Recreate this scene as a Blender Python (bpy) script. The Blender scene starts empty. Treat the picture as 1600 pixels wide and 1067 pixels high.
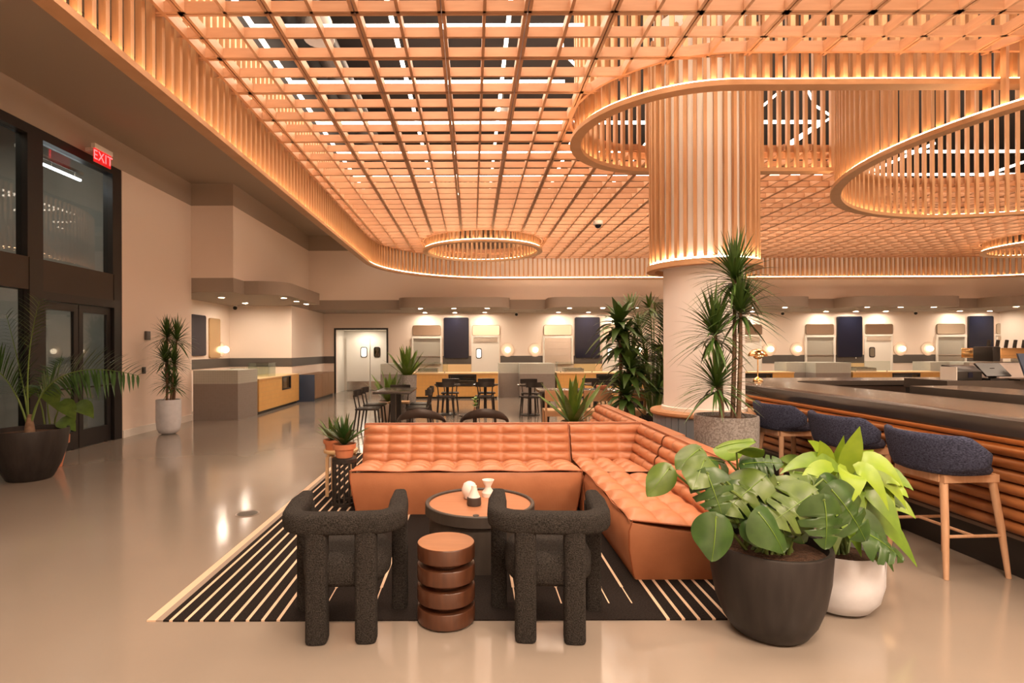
import bpy, bmesh, math, random
from mathutils import Vector, Matrix, Euler
random.seed(7)
R = math.radians
PI = math.pi
SC = bpy.context.scene
COL = SC.collection

# ------------------------------------------------------------------ camera
F, CX, CY, H = 870.0, 738.0, 545.0, 1.5
cam_d = bpy.data.cameras.new('camera')
cam_d.sensor_width = 36.0
cam_d.lens = F / 1600 * 36
cam_d.shift_x = (800 - CX) / 1600
cam_d.shift_y = (CY - 533.5) / 1600
cam_d.clip_start = 0.05
cam = bpy.data.objects.new('camera', cam_d)
cam.matrix_world = Matrix.Translation((0, 0, H)) @ Matrix.Rotation(PI / 2, 4, 'X') @ Matrix.Rotation(-0.003, 4, 'Z')
COL.objects.link(cam)
SC.camera = cam

# ------------------------------------------------------------------ world, exposure
w = bpy.data.worlds.new('world'); SC.world = w
w.use_nodes = True
w.node_tree.nodes['Background'].inputs[0].default_value = (0.55, 0.6, 0.7, 1)
w.node_tree.nodes['Background'].inputs[1].default_value = 0.12
vs = SC.view_settings
vs.view_transform = 'Standard'; vs.look = 'None'; vs.gamma = 1.0; vs.exposure = 0.38
vs.use_curve_mapping = False
SC.cycles.use_denoising = True
SC.cycles.max_bounces = 6
SC.cycles.diffuse_bounces = 3
SC.cycles.sample_clamp_indirect = 6.0
SC.cycles.caustics_reflective = False
SC.cycles.caustics_refractive = False
WARM = (1.0, 0.75, 0.55)

# hall luminaires: broad warm area lamps in the plenum over the open wood grid
def area(x, y, z, sx, sy, power, col=WARM):
    d = bpy.data.lights.new('hall_and_fill_lamp', 'AREA'); d.shape = 'RECTANGLE'
    d.size = sx; d.size_y = sy; d.energy = power; d.color = col; d.spread = R(150)
    o = bpy.data.objects.new('hall_and_fill_lamp', d); o.location = (x, y, z); COL.objects.link(o)
    return o
for ax, ay, ap in ((-0.6, 3.6, 1), (-0.6, 7.2, 1), (-0.6, 11.0, 1), (3.0, 3.2, 1), (2.6, 10.2, 1), (2.6, 14.2, .8),
                   (7.5, 5.8, 1), (7.0, 11.5, 1), (11.5, 5.5, 1), (11.5, 11.0, 1), (15.0, 9.0, .8)):
    area(ax, ay, 6.9, 2.4, 2.4, 165 * ap)
# unseen fill lamps added behind the camera to brighten walls; lattice stops short
for ax in (-3.6, 0.4, 4.4, 9.0):
    area(ax, -1.2, 5.6, 2.0, 1.6, 370)

# ------------------------------------------------------------------ helpers
def fx(x, Y): return (x - CX) * Y / F
def fz(y, Y): return H - (y - CY) * Y / F

class MB:
    def __init__(s): s.v = []; s.f = []; s.m = []
    def add(s, vs, fs, mi=0):
        o = len(s.v); s.v += [tuple(p) for p in vs]
        for f in fs: s.f.append([i + o for i in f]); s.m.append(mi)
        return s
    def box(s, x0, x1, y0, y1, z0, z1, mi=0):
        return s.add([(x0, y0, z0), (x1, y0, z0), (x1, y1, z0), (x0, y1, z0), (x0, y0, z1), (x1, y0, z1), (x1, y1, z1), (x0, y1, z1)],
                     [(3, 2, 1, 0), (4, 5, 6, 7), (0, 1, 5, 4), (1, 2, 6, 5), (2, 3, 7, 6), (3, 0, 4, 7)], mi)
    def loft(s, rings, closed=True, caps=True, mi=0):
        n = len(rings[0]); vs = [p for r in rings for p in r]; fs = []
        for i in range(len(rings) - 1):
            for j in range(n if closed else n - 1):
                k = (j + 1) % n
                fs.append((i * n + j, i * n + k, (i + 1) * n + k, (i + 1) * n + j))
        if caps:
            fs.append(tuple(range(n - 1, -1, -1))); o = (len(rings) - 1) * n
            fs.append(tuple(range(o, o + n)))
        return s.add(vs, fs, mi)
    def lathe(s, prof, n=24, c=(0, 0, 0), caps=True, mi=0):
        rings = [[(c[0] + r * math.cos(2 * PI * j / n), c[1] + r * math.sin(2 * PI * j / n), c[2] + z) for j in range(n)] for r, z in prof]
        return s.loft(rings, True, caps, mi)
    def tube(s, pts, rad, n=8, caps=True, sx=1.0, up=None, mi=0):
        pts = [Vector(p) for p in pts]; rings = []
        prev = None
        for i, p in enumerate(pts):
            t = (pts[min(i + 1, len(pts) - 1)] - pts[max(i - 1, 0)]).normalized()
            if prev is None:
                a = Vector(up) if up else (Vector((0, 0, 1)) if abs(t.z) < .9 else Vector((1, 0, 0)))
            else: a = prev
            b = (a - t * a.dot(t))
            if b.length < 1e-5: b = t.orthogonal()
            b.normalize(); prev = b; c = t.cross(b)
            r = rad[i] if isinstance(rad, (list, tuple)) else rad
            rings.append([p + b * (r * math.cos(2 * PI * j / n)) + c * (r * sx * math.sin(2 * PI * j / n)) for j in range(n)])
        return s.loft(rings, True, caps, mi)
    def prism(s, poly, z0, z1, mi=0):
        n = len(poly); vs = [(x, y, z0) for x, y in poly] + [(x, y, z1) for x, y in poly]
        fs = [tuple(range(n - 1, -1, -1)), tuple(range(n, 2 * n))] + [(i, (i + 1) % n, n + (i + 1) % n, n + i) for i in range(n)]
        return s.add(vs, fs, mi)
    def bar(s, a, b, wd, th, mi=0):
        """box-section bar from a to b: wd across (horizontal), th in the other direction"""
        a = Vector(a); b = Vector(b); t = (b - a).normalized()
        up = Vector((0, 0, 1)) if abs(t.z) < .95 else Vector((0, 1, 0))
        c = t.cross(up).normalized() * (wd / 2); d = t.cross(c).normalized() * (th / 2)
        return s.loft([[p - c - d, p + c - d, p + c + d, p - c + d] for p in (a, b)], True, True, mi)
    def sphere(s, c, r, n=16, m=10, sz=1.0, mi=0):
        return s.lathe([(max(r * math.sin(PI * i / m), 1e-4), -r * sz * math.cos(PI * i / m)) for i in range(m + 1)], n, c, True, mi)
    def mesh(s, name, mats, smooth=True, bevel=0.0, ang=38):
        me = bpy.data.meshes.new(name)
        me.from_pydata(s.v, [], s.f)
        if bevel:
            bm = bmesh.new(); bm.from_mesh(me)
            bmesh.ops.recalc_face_normals(bm, faces=bm.faces)
            es = [e for e in bm.edges if len(e.link_faces) == 2 and e.calc_face_angle(0) > R(35)]
            bmesh.ops.bevel(bm, geom=es, offset=bevel, segments=2, profile=.6, affect='EDGES', clamp_overlap=True)
            bm.to_mesh(me); bm.free()
        else:
            bm = bmesh.new(); bm.from_mesh(me); bmesh.ops.recalc_face_normals(bm, faces=bm.faces); bm.to_mesh(me); bm.free()
            if len(s.m) == len(me.polygons): me.polygons.foreach_set('material_index', s.m)
        if not isinstance(mats, (list, tuple)): mats = [mats]
        for m in mats: me.materials.append(m)
        if smooth:
            me.polygons.foreach_set('use_smooth', [True] * len(me.polygons))
            me.set_sharp_from_angle(angle=R(ang))
        me.update()
        return me
    def build(s, name, mats, parent=None, smooth=True, bevel=0.0, loc=None, ang=38):
        return place(name, s.mesh(name, mats, smooth, bevel, ang), parent, loc)

def place(name, me, parent=None, loc=None, rot=None, mat=None):
    o = bpy.data.objects.new(name, me); COL.objects.link(o); o.parent = parent
    if mat is not None: o.matrix_local = mat
    if loc: o.location = loc
    if rot: o.rotation_euler = rot
    return o
def tag(o, label, cat, group=None):
    o['label'] = label; o['category'] = cat
    if group: o['group'] = group
    return o
def thing(name, label, cat, loc=(0, 0, 0), rz=0, group=None):
    o = bpy.data.objects.new(name, None); COL.objects.link(o); o.empty_display_size = .1
    o.location = loc; o.rotation_euler = (0, 0, rz)
    return tag(o, label, cat, group)
def struct(o, label=None):
    o['kind'] = 'structure'
    if label: o['label'] = label
    return o
def copy_tree(o, parent=None):
    c = o.copy(); COL.objects.link(c); c.parent = parent
    for ch in list(o.children): copy_tree(ch, c)
    return c
ORD = ['first', 'second', 'third', 'fourth', 'fifth', 'sixth', 'seventh', 'eighth', 'ninth', 'tenth', 'eleventh', 'twelfth', 'thirteenth', 'fourteenth', 'fifteenth', 'sixteenth']

# ------------------------------------------------------------------ materials
MATS = {}
def mat(name, col, rough=.5, metal=0., noise=None, bump=None, spec=.5, emit=None, strength=0., trans=0., sheen=0., coat=0.):
    """noise=(scale vec, colour2, contrast); bump=(scale vec, strength, distance)"""
    m = bpy.data.materials.new(name); m.use_nodes = True; nt = m.node_tree; b = nt.nodes['Principled BSDF']
    b.inputs['Base Color'].default_value = (*col, 1); b.inputs['Roughness'].default_value = rough
    b.inputs['Metallic'].default_value = metal; b.inputs['Specular IOR Level'].default_value = spec
    if emit: b.inputs['Emission Color'].default_value = (*emit, 1); b.inputs['Emission Strength'].default_value = strength
    if trans: b.inputs['Transmission Weight'].default_value = trans
    if sheen: b.inputs['Sheen Weight'].default_value = sheen; b.inputs['Sheen Roughness'].default_value = .4
    if coat: b.inputs['Coat Weight'].default_value = coat; b.inputs['Coat Roughness'].default_value = .1
    def coords(sc):
        tc = nt.nodes.new('ShaderNodeTexCoord'); mp = nt.nodes.new('ShaderNodeMapping')
        nt.links.new(tc.outputs['Object'], mp.inputs[0]); mp.inputs['Scale'].default_value = sc
        return mp.outputs[0]
    if noise:
        sc, c2, k = noise
        n = nt.nodes.new('ShaderNodeTexNoise'); n.inputs['Scale'].default_value = 1; n.inputs['Detail'].default_value = 6
        nt.links.new(coords(sc), n.inputs['Vector'])
        rp = nt.nodes.new('ShaderNodeValToRGB'); rp.color_ramp.elements[0].position = .5 - k; rp.color_ramp.elements[1].position = .5 + k
        rp.color_ramp.elements[0].color = (*col, 1); rp.color_ramp.elements[1].color = (*c2, 1)
        nt.links.new(n.outputs[0], rp.inputs[0]); nt.links.new(rp.outputs[0], b.inputs['Base Color'])
    if bump:
        sc, st, ds = bump
        n = nt.nodes.new('ShaderNodeTexNoise'); n.inputs['Scale'].default_value = 1; n.inputs['Detail'].default_value = 3
        nt.links.new(coords(sc), n.inputs['Vector'])
        bp = nt.nodes.new('ShaderNodeBump'); bp.inputs['Strength'].default_value = st; bp.inputs['Distance'].default_value = ds
        nt.links.new(n.outputs[0], bp.inputs['Height']); nt.links.new(bp.outputs[0], b.inputs['Normal'])
    MATS[name] = m
    return m
def brick_mat(name, c1, c2, mortar, sx, sy, rough=.4):
    m = mat(name, c1, rough); nt = m.node_tree; b = nt.nodes['Principled BSDF']
    tc = nt.nodes.new('ShaderNodeTexCoord'); sp = nt.nodes.new('ShaderNodeSeparateXYZ'); cb = nt.nodes.new('ShaderNodeCombineXYZ')
    ad = nt.nodes.new('ShaderNodeMath'); ad.operation = 'ADD'
    nt.links.new(tc.outputs['Object'], sp.inputs[0]); nt.links.new(sp.outputs[0], ad.inputs[0]); nt.links.new(sp.outputs[1], ad.inputs[1])
    nt.links.new(ad.outputs[0], cb.inputs[0]); nt.links.new(sp.outputs[2], cb.inputs[1])
    br = nt.nodes.new('ShaderNodeTexBrick'); br.offset = 0; br.inputs['Scale'].default_value = 1
    br.inputs['Brick Width'].default_value = sx; br.inputs['Row Height'].default_value = sy; br.inputs['Mortar Size'].default_value = .004
    br.inputs['Color1'].default_value = (*c1, 1); br.inputs['Color2'].default_value = (*c2, 1); br.inputs['Mortar'].default_value = (*mortar, 1)
    nt.links.new(cb.outputs[0], br.inputs['Vector']); nt.links.new(br.outputs[0], b.inputs['Base Color'])
    return m
wood = mat('maple', (.68, .40, .21), .5, noise=((26, 26, 2.2), (.50, .27, .13), .25))
woodx = mat('maple_grid', (.58, .315, .18), .5, noise=((3, 3, 30), (.48, .25, .135), .25))
rail_w = mat('maple_rail', (.62, .36, .19), .5, noise=((6, 6, 30), (.54, .30, .15), .25))
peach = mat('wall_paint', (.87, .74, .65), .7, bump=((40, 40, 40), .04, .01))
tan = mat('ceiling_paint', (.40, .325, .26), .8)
tan_d = mat('soffit_paint', (.36, .30, .25), .8)
white = mat('white_paint', (.82, .78, .72), .5)
plenum = mat('plenum_black', (.022, .02, .02), .8)
floor_m = mat('polished_concrete', (.30, .25, .205), .17, noise=((.5, .5, .5), (.245, .205, .17), .3), spec=.65)
nt = floor_m.node_tree; b = nt.nodes['Principled BSDF']
tc = nt.nodes.new('ShaderNodeTexCoord'); n1 = nt.nodes.new('ShaderNodeTexNoise'); n1.inputs['Scale'].default_value = .7; n1.inputs['Detail'].default_value = 8
mr = nt.nodes.new('ShaderNodeMapRange'); mr.inputs[1].default_value = .3; mr.inputs[2].default_value = .7; mr.inputs[3].default_value = .07; mr.inputs[4].default_value = .17
nt.links.new(tc.outputs['Object'], n1.inputs['Vector']); nt.links.new(n1.outputs[0], mr.inputs[0]); nt.links.new(mr.outputs[0], b.inputs['Roughness'])
leather = mat('cognac_leather', (.55, .225, .11), .42, noise=((5, 5, 5), (.43, .165, .078), .3), bump=((60, 60, 60), .08, .01))
pipe_m = mat('leather_piping', (.33, .10, .04), .45)
boucle = mat('charcoal_boucle', (.012, .011, .0105), .95, noise=((170, 170, 170), (.060, .053, .048), .15), bump=((190, 190, 190), 1.0, .014), spec=.2)
walnut = mat('walnut', (.085, .031, .014), .3, noise=((40, 40, 5), (.05, .018, .009), .25))
walnut_top = mat('walnut_top', (.36, .16, .072), .38, noise=((4, 30, 4), (.26, .11, .048), .25))
black_wood = mat('black_wood', (.022, .018, .016), .4)
black_metal = mat('black_metal', (.016, .014, .013), .38)
rug_d = mat('rug_dark', (.026, .020, .018), .95, noise=((120, 120, 120), (.010, .008, .007), .2), bump=((250, 250, 250), .5, .005), spec=.1)
rug_c = mat('rug_cream', (.66, .48, .34), .95)
rug_g = mat('rug_grey', (.30, .235, .19), .95)
pot_black = mat('pot_black', (.012, .010, .010), .5, noise=((18, 18, 2), (.034, .028, .026), .3), spec=.35)
pot_white = mat('pot_white', (.68, .70, .75), .5, noise=((12, 12, 12), (.58, .60, .65), .25))
pot_grey = mat('pot_grey', (.30, .285, .275), .8, noise=((70, 70, 70), (.18, .165, .155), .07))
terra = mat('terracotta', (.58, .22, .11), .7)
soil = mat('soil', (.05, .024, .012), .95, noise=((60, 60, 60), (.11, .05, .025), .2), bump=((60, 60, 60), 1, .03))
leaf_dr = mat('leaf_dracaena', (.045, .10, .02), .35, noise=((9, 9, 9), (.075, .145, .03), .25))
leaf_d = mat('leaf_dark', (.022, .058, .012), .34, noise=((14, 14, 14), (.042, .095, .02), .2), spec=.45)
leaf_m = mat('leaf_mid', (.056, .100, .016), .36, noise=((14, 14, 14), (.095, .155, .026), .2), spec=.45)
leaf_l = mat('leaf_lime', (.25, .37, .022), .4, noise=((12, 12, 12), (.17, .29, .018), .25))
leaf_g = mat('leaf_green', (.17, .29, .028), .38, noise=((12, 12, 12), (.10, .19, .022), .25))
leaf_s = mat('leaf_striped', (.14, .22, .03), .35, noise=((30, 30, 4), (.08, .15, .02), .2))
stem_g = mat('stem_green', (.13, .20, .045), .5)
bark = mat('bark', (.27, .17, .105), .8, noise=((20, 20, 40), (.17, .105, .065), .25))
palewood = mat('pale_wood', (.66, .44, .25), .5, noise=((20, 20, 3), (.58, .37, .2), .25))
stoolwood = mat('stool_wood', (.64, .42, .28), .45, noise=((30, 30, 3), (.50, .28, .15), .25))
denim = mat('navy_fabric', (.014, .018, .036), .95, noise=((90, 90, 140), (.08, .088, .15), .2), bump=((150, 150, 150), .6, .008), spec=.2)
barwood = mat('bar_wood', (.42, .17, .065), .3, noise=((30, 2, 30), (.30, .115, .04), .25))
bartop = mat('bar_top', (.055, .045, .040), .22, noise=((2, 2, 2), (.075, .06, .05), .3), spec=.7)
navy = mat('navy_paint', (.035, .055, .10), .45)
yellow = brick_mat('yellow_tile', (.74, .42, .13), (.70, .39, .12), (.62, .38, .14), .1, .1, .4)
tile_d = brick_mat('grey_tile', (.25, .215, .195), (.235, .20, .18), (.25, .22, .2), .05, .05, .5)
tile_l = brick_mat('pale_tile', (.42, .42, .37), (.40, .40, .355), (.46, .46, .41), .05, .05, .5)
band_d = mat('wainscot_dark', (.10, .088, .08), .5)
oak = mat('oak_veneer', (.34, .19, .10), .45, noise=((14, 14, 2), (.26, .14, .07), .25))
maple_edge = mat('counter_edge', (.80, .56, .30), .4)
screen_m = mat('screen', (.010, .012, .028), .1, spec=.3)
mirror_m = mat('mirror', (.62, .56, .48), .03, metal=1.)
steel = mat('steel', (.62, .60, .57), .25, metal=1.)
gold = mat('brass', (.85, .55, .26), .12, metal=1.)
glass = mat('glass', (.92, .97, .96), .0, trans=1.)
def thin_glass(name, tint, refl):
    m = bpy.data.materials.new(name); m.use_nodes = True; nt = m.node_tree; nt.nodes.clear()
    o = nt.nodes.new('ShaderNodeOutputMaterial'); mx = nt.nodes.new('ShaderNodeMixShader'); tr = nt.nodes.new('ShaderNodeBsdfTransparent'); gl = nt.nodes.new('ShaderNodeBsdfGlossy')
    fr = nt.nodes.new('ShaderNodeFresnel'); fr.inputs[0].default_value = refl
    ge = nt.nodes.new('ShaderNodeNewGeometry'); ma = nt.nodes.new('ShaderNodeMath'); ma.operation = 'MULTIPLY_ADD'; ma.inputs[1].default_value = -2; ma.inputs[2].default_value = 1
    pw_ = nt.nodes.new('ShaderNodeMath'); pw_.operation = 'POWER'; pw_.inputs[0].default_value = refl
    nt.links.new(ge.outputs['Backfacing'], ma.inputs[0]); nt.links.new(ma.outputs[0], pw_.inputs[1]); nt.links.new(pw_.outputs[0], fr.inputs[0])
    tr.inputs[0].default_value = (*tint, 1); gl.inputs['Roughness'].default_value = .0
    nt.links.new(fr.outputs[0], mx.inputs[0]); nt.links.new(tr.outputs[0], mx.inputs[1]); nt.links.new(gl.outputs[0], mx.inputs[2]); nt.links.new(mx.outputs[0], o.inputs[0])
    return m
pane_m = thin_glass('window_glass', (.86, .90, .90), 1.5)
case_m = thin_glass('case_glass', (.90, .93, .90), 1.45)
def emis(name, col, st):
    return mat(name, (.8, .8, .8), .5, emit=col, strength=st)
led = emis('led_line', (1, .82, .66), 8)
rail_led = emis('rail_led', (1, .64, .34), 20)
down_e = emis('downlight_glow', (1, .82, .62), 340)
globe_e = emis('globe_glow', (1, .76, .5), 5)
red_e = emis('exit_red', (1, .02, .03), 5)
out_e = emis('reflected_line_glow', (.95, .97, 1), 9)  # glow of the bar that imitates a reflection in the window

# ------------------------------------------------------------------ shell
XL, XR, YB, YF = -5.95, 18.0, 19.0, -3.0
CEIL, PAINT = 5.02, 4.55
GZ = 4.15                                   # underside of the wood grid
struct(MB().box(-12, XR + .5, YF - .5, YB + 2, -.2, 0).build('floor', floor_m), 'polished tan concrete floor')
struct(MB().box(-12, XR + .5, YF - .5, YB + 2, 7.2, 7.4).build('ceiling', plenum), 'black open plenum above the wood grid')
# painted lower ceiling round the edge of the hall, outside the slat band
cs = struct(MB().box(-6.3, -2.62, YF, 17.4, CEIL, CEIL + .15).box(-2.62, XR, 16.55, 17.4, CEIL, CEIL + .15).build('ceiling_border', tan), 'tan painted ceiling between slat band and walls')
jm = mat('joint', (.22, .175, .14), .8)
jt = MB()
for jx in (-3.15, -4.05):
    jt.box(jx - .008, jx + .008, 2, 17, CEIL - .003, CEIL)
for k in range(9):
    y = 4.0 + 1.45 * k; jt.box(-4.05, -3.15, y - .008, y + .008, CEIL - .003, CEIL)
jt.build('panel_joint', jm, cs)
# left wall: beside the storefront, then kiosk alcove
wl = MB()
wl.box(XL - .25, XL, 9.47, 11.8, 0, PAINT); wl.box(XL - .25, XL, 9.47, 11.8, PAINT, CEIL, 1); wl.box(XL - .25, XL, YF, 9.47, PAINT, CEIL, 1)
wl.box(XL - .25, XL, YF, 4.2, 0, PAINT)
wall_left = struct(wl.build('wall_left', [peach, tan], smooth=False), 'peach painted wall beside the glass doors')
struct(MB().box(XL, XL + .015, 9.47, 11.8, 0, .13).build('baseboard_left', white))
KX = -5.06                                  # kiosk wall line
ku = MB()
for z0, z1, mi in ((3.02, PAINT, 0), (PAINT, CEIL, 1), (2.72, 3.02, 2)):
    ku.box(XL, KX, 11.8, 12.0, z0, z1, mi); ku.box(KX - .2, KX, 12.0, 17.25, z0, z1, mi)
ku.box(-7.0, -6.8, 11.8, 15.8, 0, 2.72); ku.box(-7.0, KX, 15.6, 15.8, 0, 2.72); ku.box(KX - .2, KX, 15.8, YB, 0, 2.72)
struct(ku.build('wall_kiosk', [peach, tan, tan_d], smooth=False), 'peach kiosk wall with a tan band below')
struct(MB().box(-6.8, KX - .2, 12.0, 15.6, 2.72, 2.76).build('ceiling_kiosk', tan_d))
bw = MB()
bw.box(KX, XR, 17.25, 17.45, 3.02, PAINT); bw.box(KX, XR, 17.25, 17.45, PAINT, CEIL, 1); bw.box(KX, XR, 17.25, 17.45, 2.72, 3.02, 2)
struct(bw.build('wall_back_upper', [peach, tan, tan_d], smooth=False), 'peach wall above the kiosk canopies')
DX0, DX1 = fx(525, YB), fx(604, YB)
bl = MB()
bl.box(KX, DX0, YB, YB + .2, 0, 2.72).box(DX1, XR, YB, YB + .2, 0, 2.72).box(DX0, DX1, YB, YB + .2, 2.17, 2.72)
struct(bl.build('wall_back', peach, smooth=False), 'peach back wall behind the food counters')
struct(MB().box(KX, XR, 17.45, YB, 2.72, 2.76).build('ceiling_kiosk_back', tan_d))
wd = MB(); wd.box(KX, DX0 - .06, YB - .012, YB, 1.02, 1.26)
wd.box(-6.8, KX, 15.588, 15.6, 1.02, 1.26).box(-6.8, -6.788, 12, 15.6, 1.02, 1.26).box(KX, KX + .012, 15.6, YB, 1.02, 1.26)
struct(wd.build('trim_1', band_d), 'dark painted band on the kiosk wall')
struct(MB().box(XR, XR + .2, YF, YB + .2, 0, 7.2).build('wall_right', peach))
struct(MB().box(-12, XR, YF - .2, YF, 0, 7.2).build('wall_front', peach))
struct(MB().box(-2.62, -2.56, YF, 16.55, CEIL, 7.2).box(-2.62, XR, 16.55, 16.6, CEIL, 7.2).build('wall_plenum', plenum), 'black upstand above the slat band')

# canopies: curved soffit lobes
def lobe_poly(x0, x1, yf, yb, r):
    p = [(x1, yb), (x0, yb)]
    for k in range(9): a = PI + PI / 2 * k / 8; p.append((x0 + r + r * math.cos(a), yf + r + r * math.sin(a)))
    for k in range(9): a = 1.5 * PI + PI / 2 * k / 8; p.append((x1 - r + r * math.cos(a), yf + r + r * math.sin(a)))
    return p
PIT = 4.466
where = ['above the counter nearest the white double doors', 'above the second food counter, behind the tall leafy plant', 'partly hidden behind the column', 'above the food counter behind the brass lamp', 'at the far right edge']
for k in range(5):
    o = MB().prism(lobe_poly(-2.2 + PIT * k, 1.13 + PIT * k, 16.35, 17.25, .42), 2.72, 3.02).build('canopy', tan_d)
    tag(o, 'tan round-cornered canopy ' + where[k], 'canopy', 'canopies over the food counters')
lp = [(KX, 12.36), (-4.75, 12.36)]
for k in range(9): a = -PI / 2 + PI / 2 * k / 8; lp.append((-4.75 + .58 * math.cos(a), 12.94 + .58 * math.sin(a)))
lp += [(-4.17, 15.2), (KX, 15.2)]
tag(MB().prism(lp, 2.72, 3.02).build('canopy', tan_d), 'tan curved canopy on the kiosk wall nearest the glass doors', 'canopy', 'canopies over the food counters')

# ------------------------------------------------------------------ wood grid ceiling, openings
PX0, PY0, P = -0.237, 4.40, 0.682
ST = dict(y0=5.06, y1=7.48, x0=1.20)                 # stadium opening
C2 = (7.45, 6.05, 2.98)                              # big round opening
C3 = (0.26, 13.9, 1.47)
C4 = (14.3, 13.5, 1.47)
BX, BY = -2.5, 16.4                                  # slat band lines
BR = 3.3
def in_band(x, y):
    if x < BX or y > BY or x > 17.6: return False
    if x < BX + BR and y > BY - BR:
        return (x - BX - BR) ** 2 + (y - BY + BR) ** 2 < BR * BR
    if x > 17.6 - BR and y > BY - BR:
        return (x - 17.6 + BR) ** 2 + (y - BY + BR) ** 2 < BR * BR
    return True
SR = (ST['y1'] - ST['y0']) / 2; SYC = (ST['y1'] + ST['y0']) / 2; SXC = ST['x0'] + SR
def in_hole(x, y):
    for c in (C2, C3, C4):
        if (x - c[0]) ** 2 + (y - c[1]) ** 2 < c[2] ** 2: return True
    if (x - SXC) ** 2 + (y - SYC) ** 2 < SR * SR: return True
    if SXC <= x <= C2[0] and ST['y0'] < y < ST['y1']: return True
    return False
def keep(x, y): return in_band(x, y) and not in_hole(x, y)
TH, DP = .026, .085
def panel_bars():
    g = .005; out = []
    for t in (g, P / 2 - TH / 2, P - g - TH):
        out.append((g, t, P - g, t + TH)); out.append((t, g, t + TH, P - g))
    return out
full = MB()
for a, b_, c, d in panel_bars(): full.box(a, c, b_, d, 0, DP)
full_me = full.mesh('grid_panel', woodx, smooth=False)
grid = thing('wood_grid_ceiling', 'square-celled maple lattice ceiling hung over the hall', 'ceiling grid', (0, 0, GZ))
cells = []
for i in range(-4, 27):
    for j in range(-3, 19):
        x, y = PX0 + i * P, PY0 + j * P
        n = sum(keep(x + P * a / 4, y + P * b_ / 4) for a in range(5) for b_ in range(5))
        if n: cells.append((x, y, n == 25))
def vis_size(c):
    x, y = c[0] + P / 2, c[1] + P / 2
    if y < 4.1: return -1
    px = CX + x * F / y
    return 1 / (y * y) if -20 < px < 1620 else -1
cells.sort(key=vis_size, reverse=True)
rest = MB(); cnt = 0
for ci, (x, y, fullp) in enumerate(cells):
    seen = cnt < 299 and vis_size((x, y)) > 0
    if fullp:
        if seen: place('grid_panel', full_me, grid, (x, y, 0)); cnt += 1
        else:
            for a, b_, c, d in panel_bars(): rest.box(x + a, x + c, y + b_, y + d, 0, DP)
        continue
    m = MB() if seen else rest
    n0 = len(m.v)
    for a, b_, c, d in panel_bars():
        N = 28; alongx = (c - a) > (d - b_)
        run = None
        for q in range(N + 1):
            t = (q + .5) / N
            px_, py_ = (x + a + (c - a) * t, y + (b_ + d) / 2) if alongx else (x + (a + c) / 2, y + b_ + (d - b_) * t)
            ok = q < N and keep(px_, py_)
            if ok and run is None: run = q / N
            if not ok and run is not None:
                t1 = q / N
                if alongx: m.box(x + a + (c - a) * run, x + a + (c - a) * t1, y + b_, y + d, 0, DP)
                else: m.box(x + a, x + c, y + b_ + (d - b_) * run, y + b_ + (d - b_) * t1, 0, DP)
                run = None
    if seen and len(m.v) > 0:
        m.build('grid_panel', woodx, grid, smooth=False); cnt += 1
ro = rest.build('far_lattice', woodx, grid, smooth=False); ro['kind'] = 'stuff'

def path_len(path, step):
    """resample a polyline (list of 2-d points) at equal steps; returns (point, tangent)"""
    out = []; acc = 0.0; nxt = 0.0
    for i in range(len(path) - 1):
        a = Vector(path[i]); b_ = Vector(path[i + 1]); L = (b_ - a).length
        if L < 1e-6: continue
        while nxt <= acc + L:
            t = (nxt - acc) / L; out.append((a.lerp(b_, t), (b_ - a) / L)); nxt += step
        acc += L
    return out
def ribbon(path, off0, off1, z0, z1, closed=False, mb=None):
    """box-section strip along a 2-d path; offsets are to the left of travel"""
    m = mb or MB(); n = len(path); rings = []
    for i, p in enumerate(path):
        if closed: t = Vector(path[(i + 1) % n]) - Vector(path[i - 1])
        else: t = Vector(path[min(i + 1, n - 1)]) - Vector(path[max(i - 1, 0)])
        t.normalize(); nn = Vector((-t.y, t.x)); p = Vector(p)
        a = p + nn * off0; c = p + nn * off1
        rings.append([(a.x, a.y, z0), (c.x, c.y, z0), (c.x, c.y, z1), (a.x, a.y, z1)])
    if closed: rings.append(rings[0])
    m.loft(rings, True, not closed)
    return m
SLAT_W, SLAT_D = .042, .05
def slat_mesh(h): return MB().box(-SLAT_W / 2, SLAT_W / 2, -SLAT_D / 2, SLAT_D / 2, 0, h).mesh('slat', wood, smooth=False)
def slat_run(root, path, zrail, ztop, step, ledside, closed=False, fascia=True, rimpath=None):
    me = slat_mesh(ztop - zrail - .05)
    for p, t in path_len(path, step):
        place('slat', me, root, (p.x, p.y, zrail + .05), (0, 0, math.atan2(t.y, t.x)))
    s = ledside
    ribbon(path, -s * .05, s * .075, zrail, zrail + .05, closed).build('rail', rail_w, root)
    ribbon(path, s * .034, s * .046, zrail + .05, zrail + .072, closed).build('led_strip', rail_led, root)
    if fascia: ribbon(rimpath or path, s * .055, s * .085, GZ - .002, GZ + DP + .01, closed).build('rim_beam', woodx, root)
def arc(cx, cy, r, a0, a1, n):
    return [(cx + r * math.cos(a0 + (a1 - a0) * k / n), cy + r * math.sin(a0 + (a1 - a0) * k / n)) for k in range(n + 1)]
# band: left run, curved corner, back run (travel: +Y then +X, hall on the right => led side -1)
bp = [(BX, 1.6 + .5 * k) for k in range(int((BY - BR - 1.6) / .5) + 1)] + arc(BX + BR, BY - BR, BR, PI, PI / 2, 26) + [(BX + BR + .8 * k, BY) for k in range(1, 17)] + arc(17.6 - BR, BY - BR, BR, PI / 2, PI / 4, 12)
band = thing('slat_band', 'long maple slat band hanging around the edge of the lattice ceiling', 'slat band', (0, 0, 0))
slat_run(band, bp, 3.53, 4.98, .137, -1)
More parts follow.
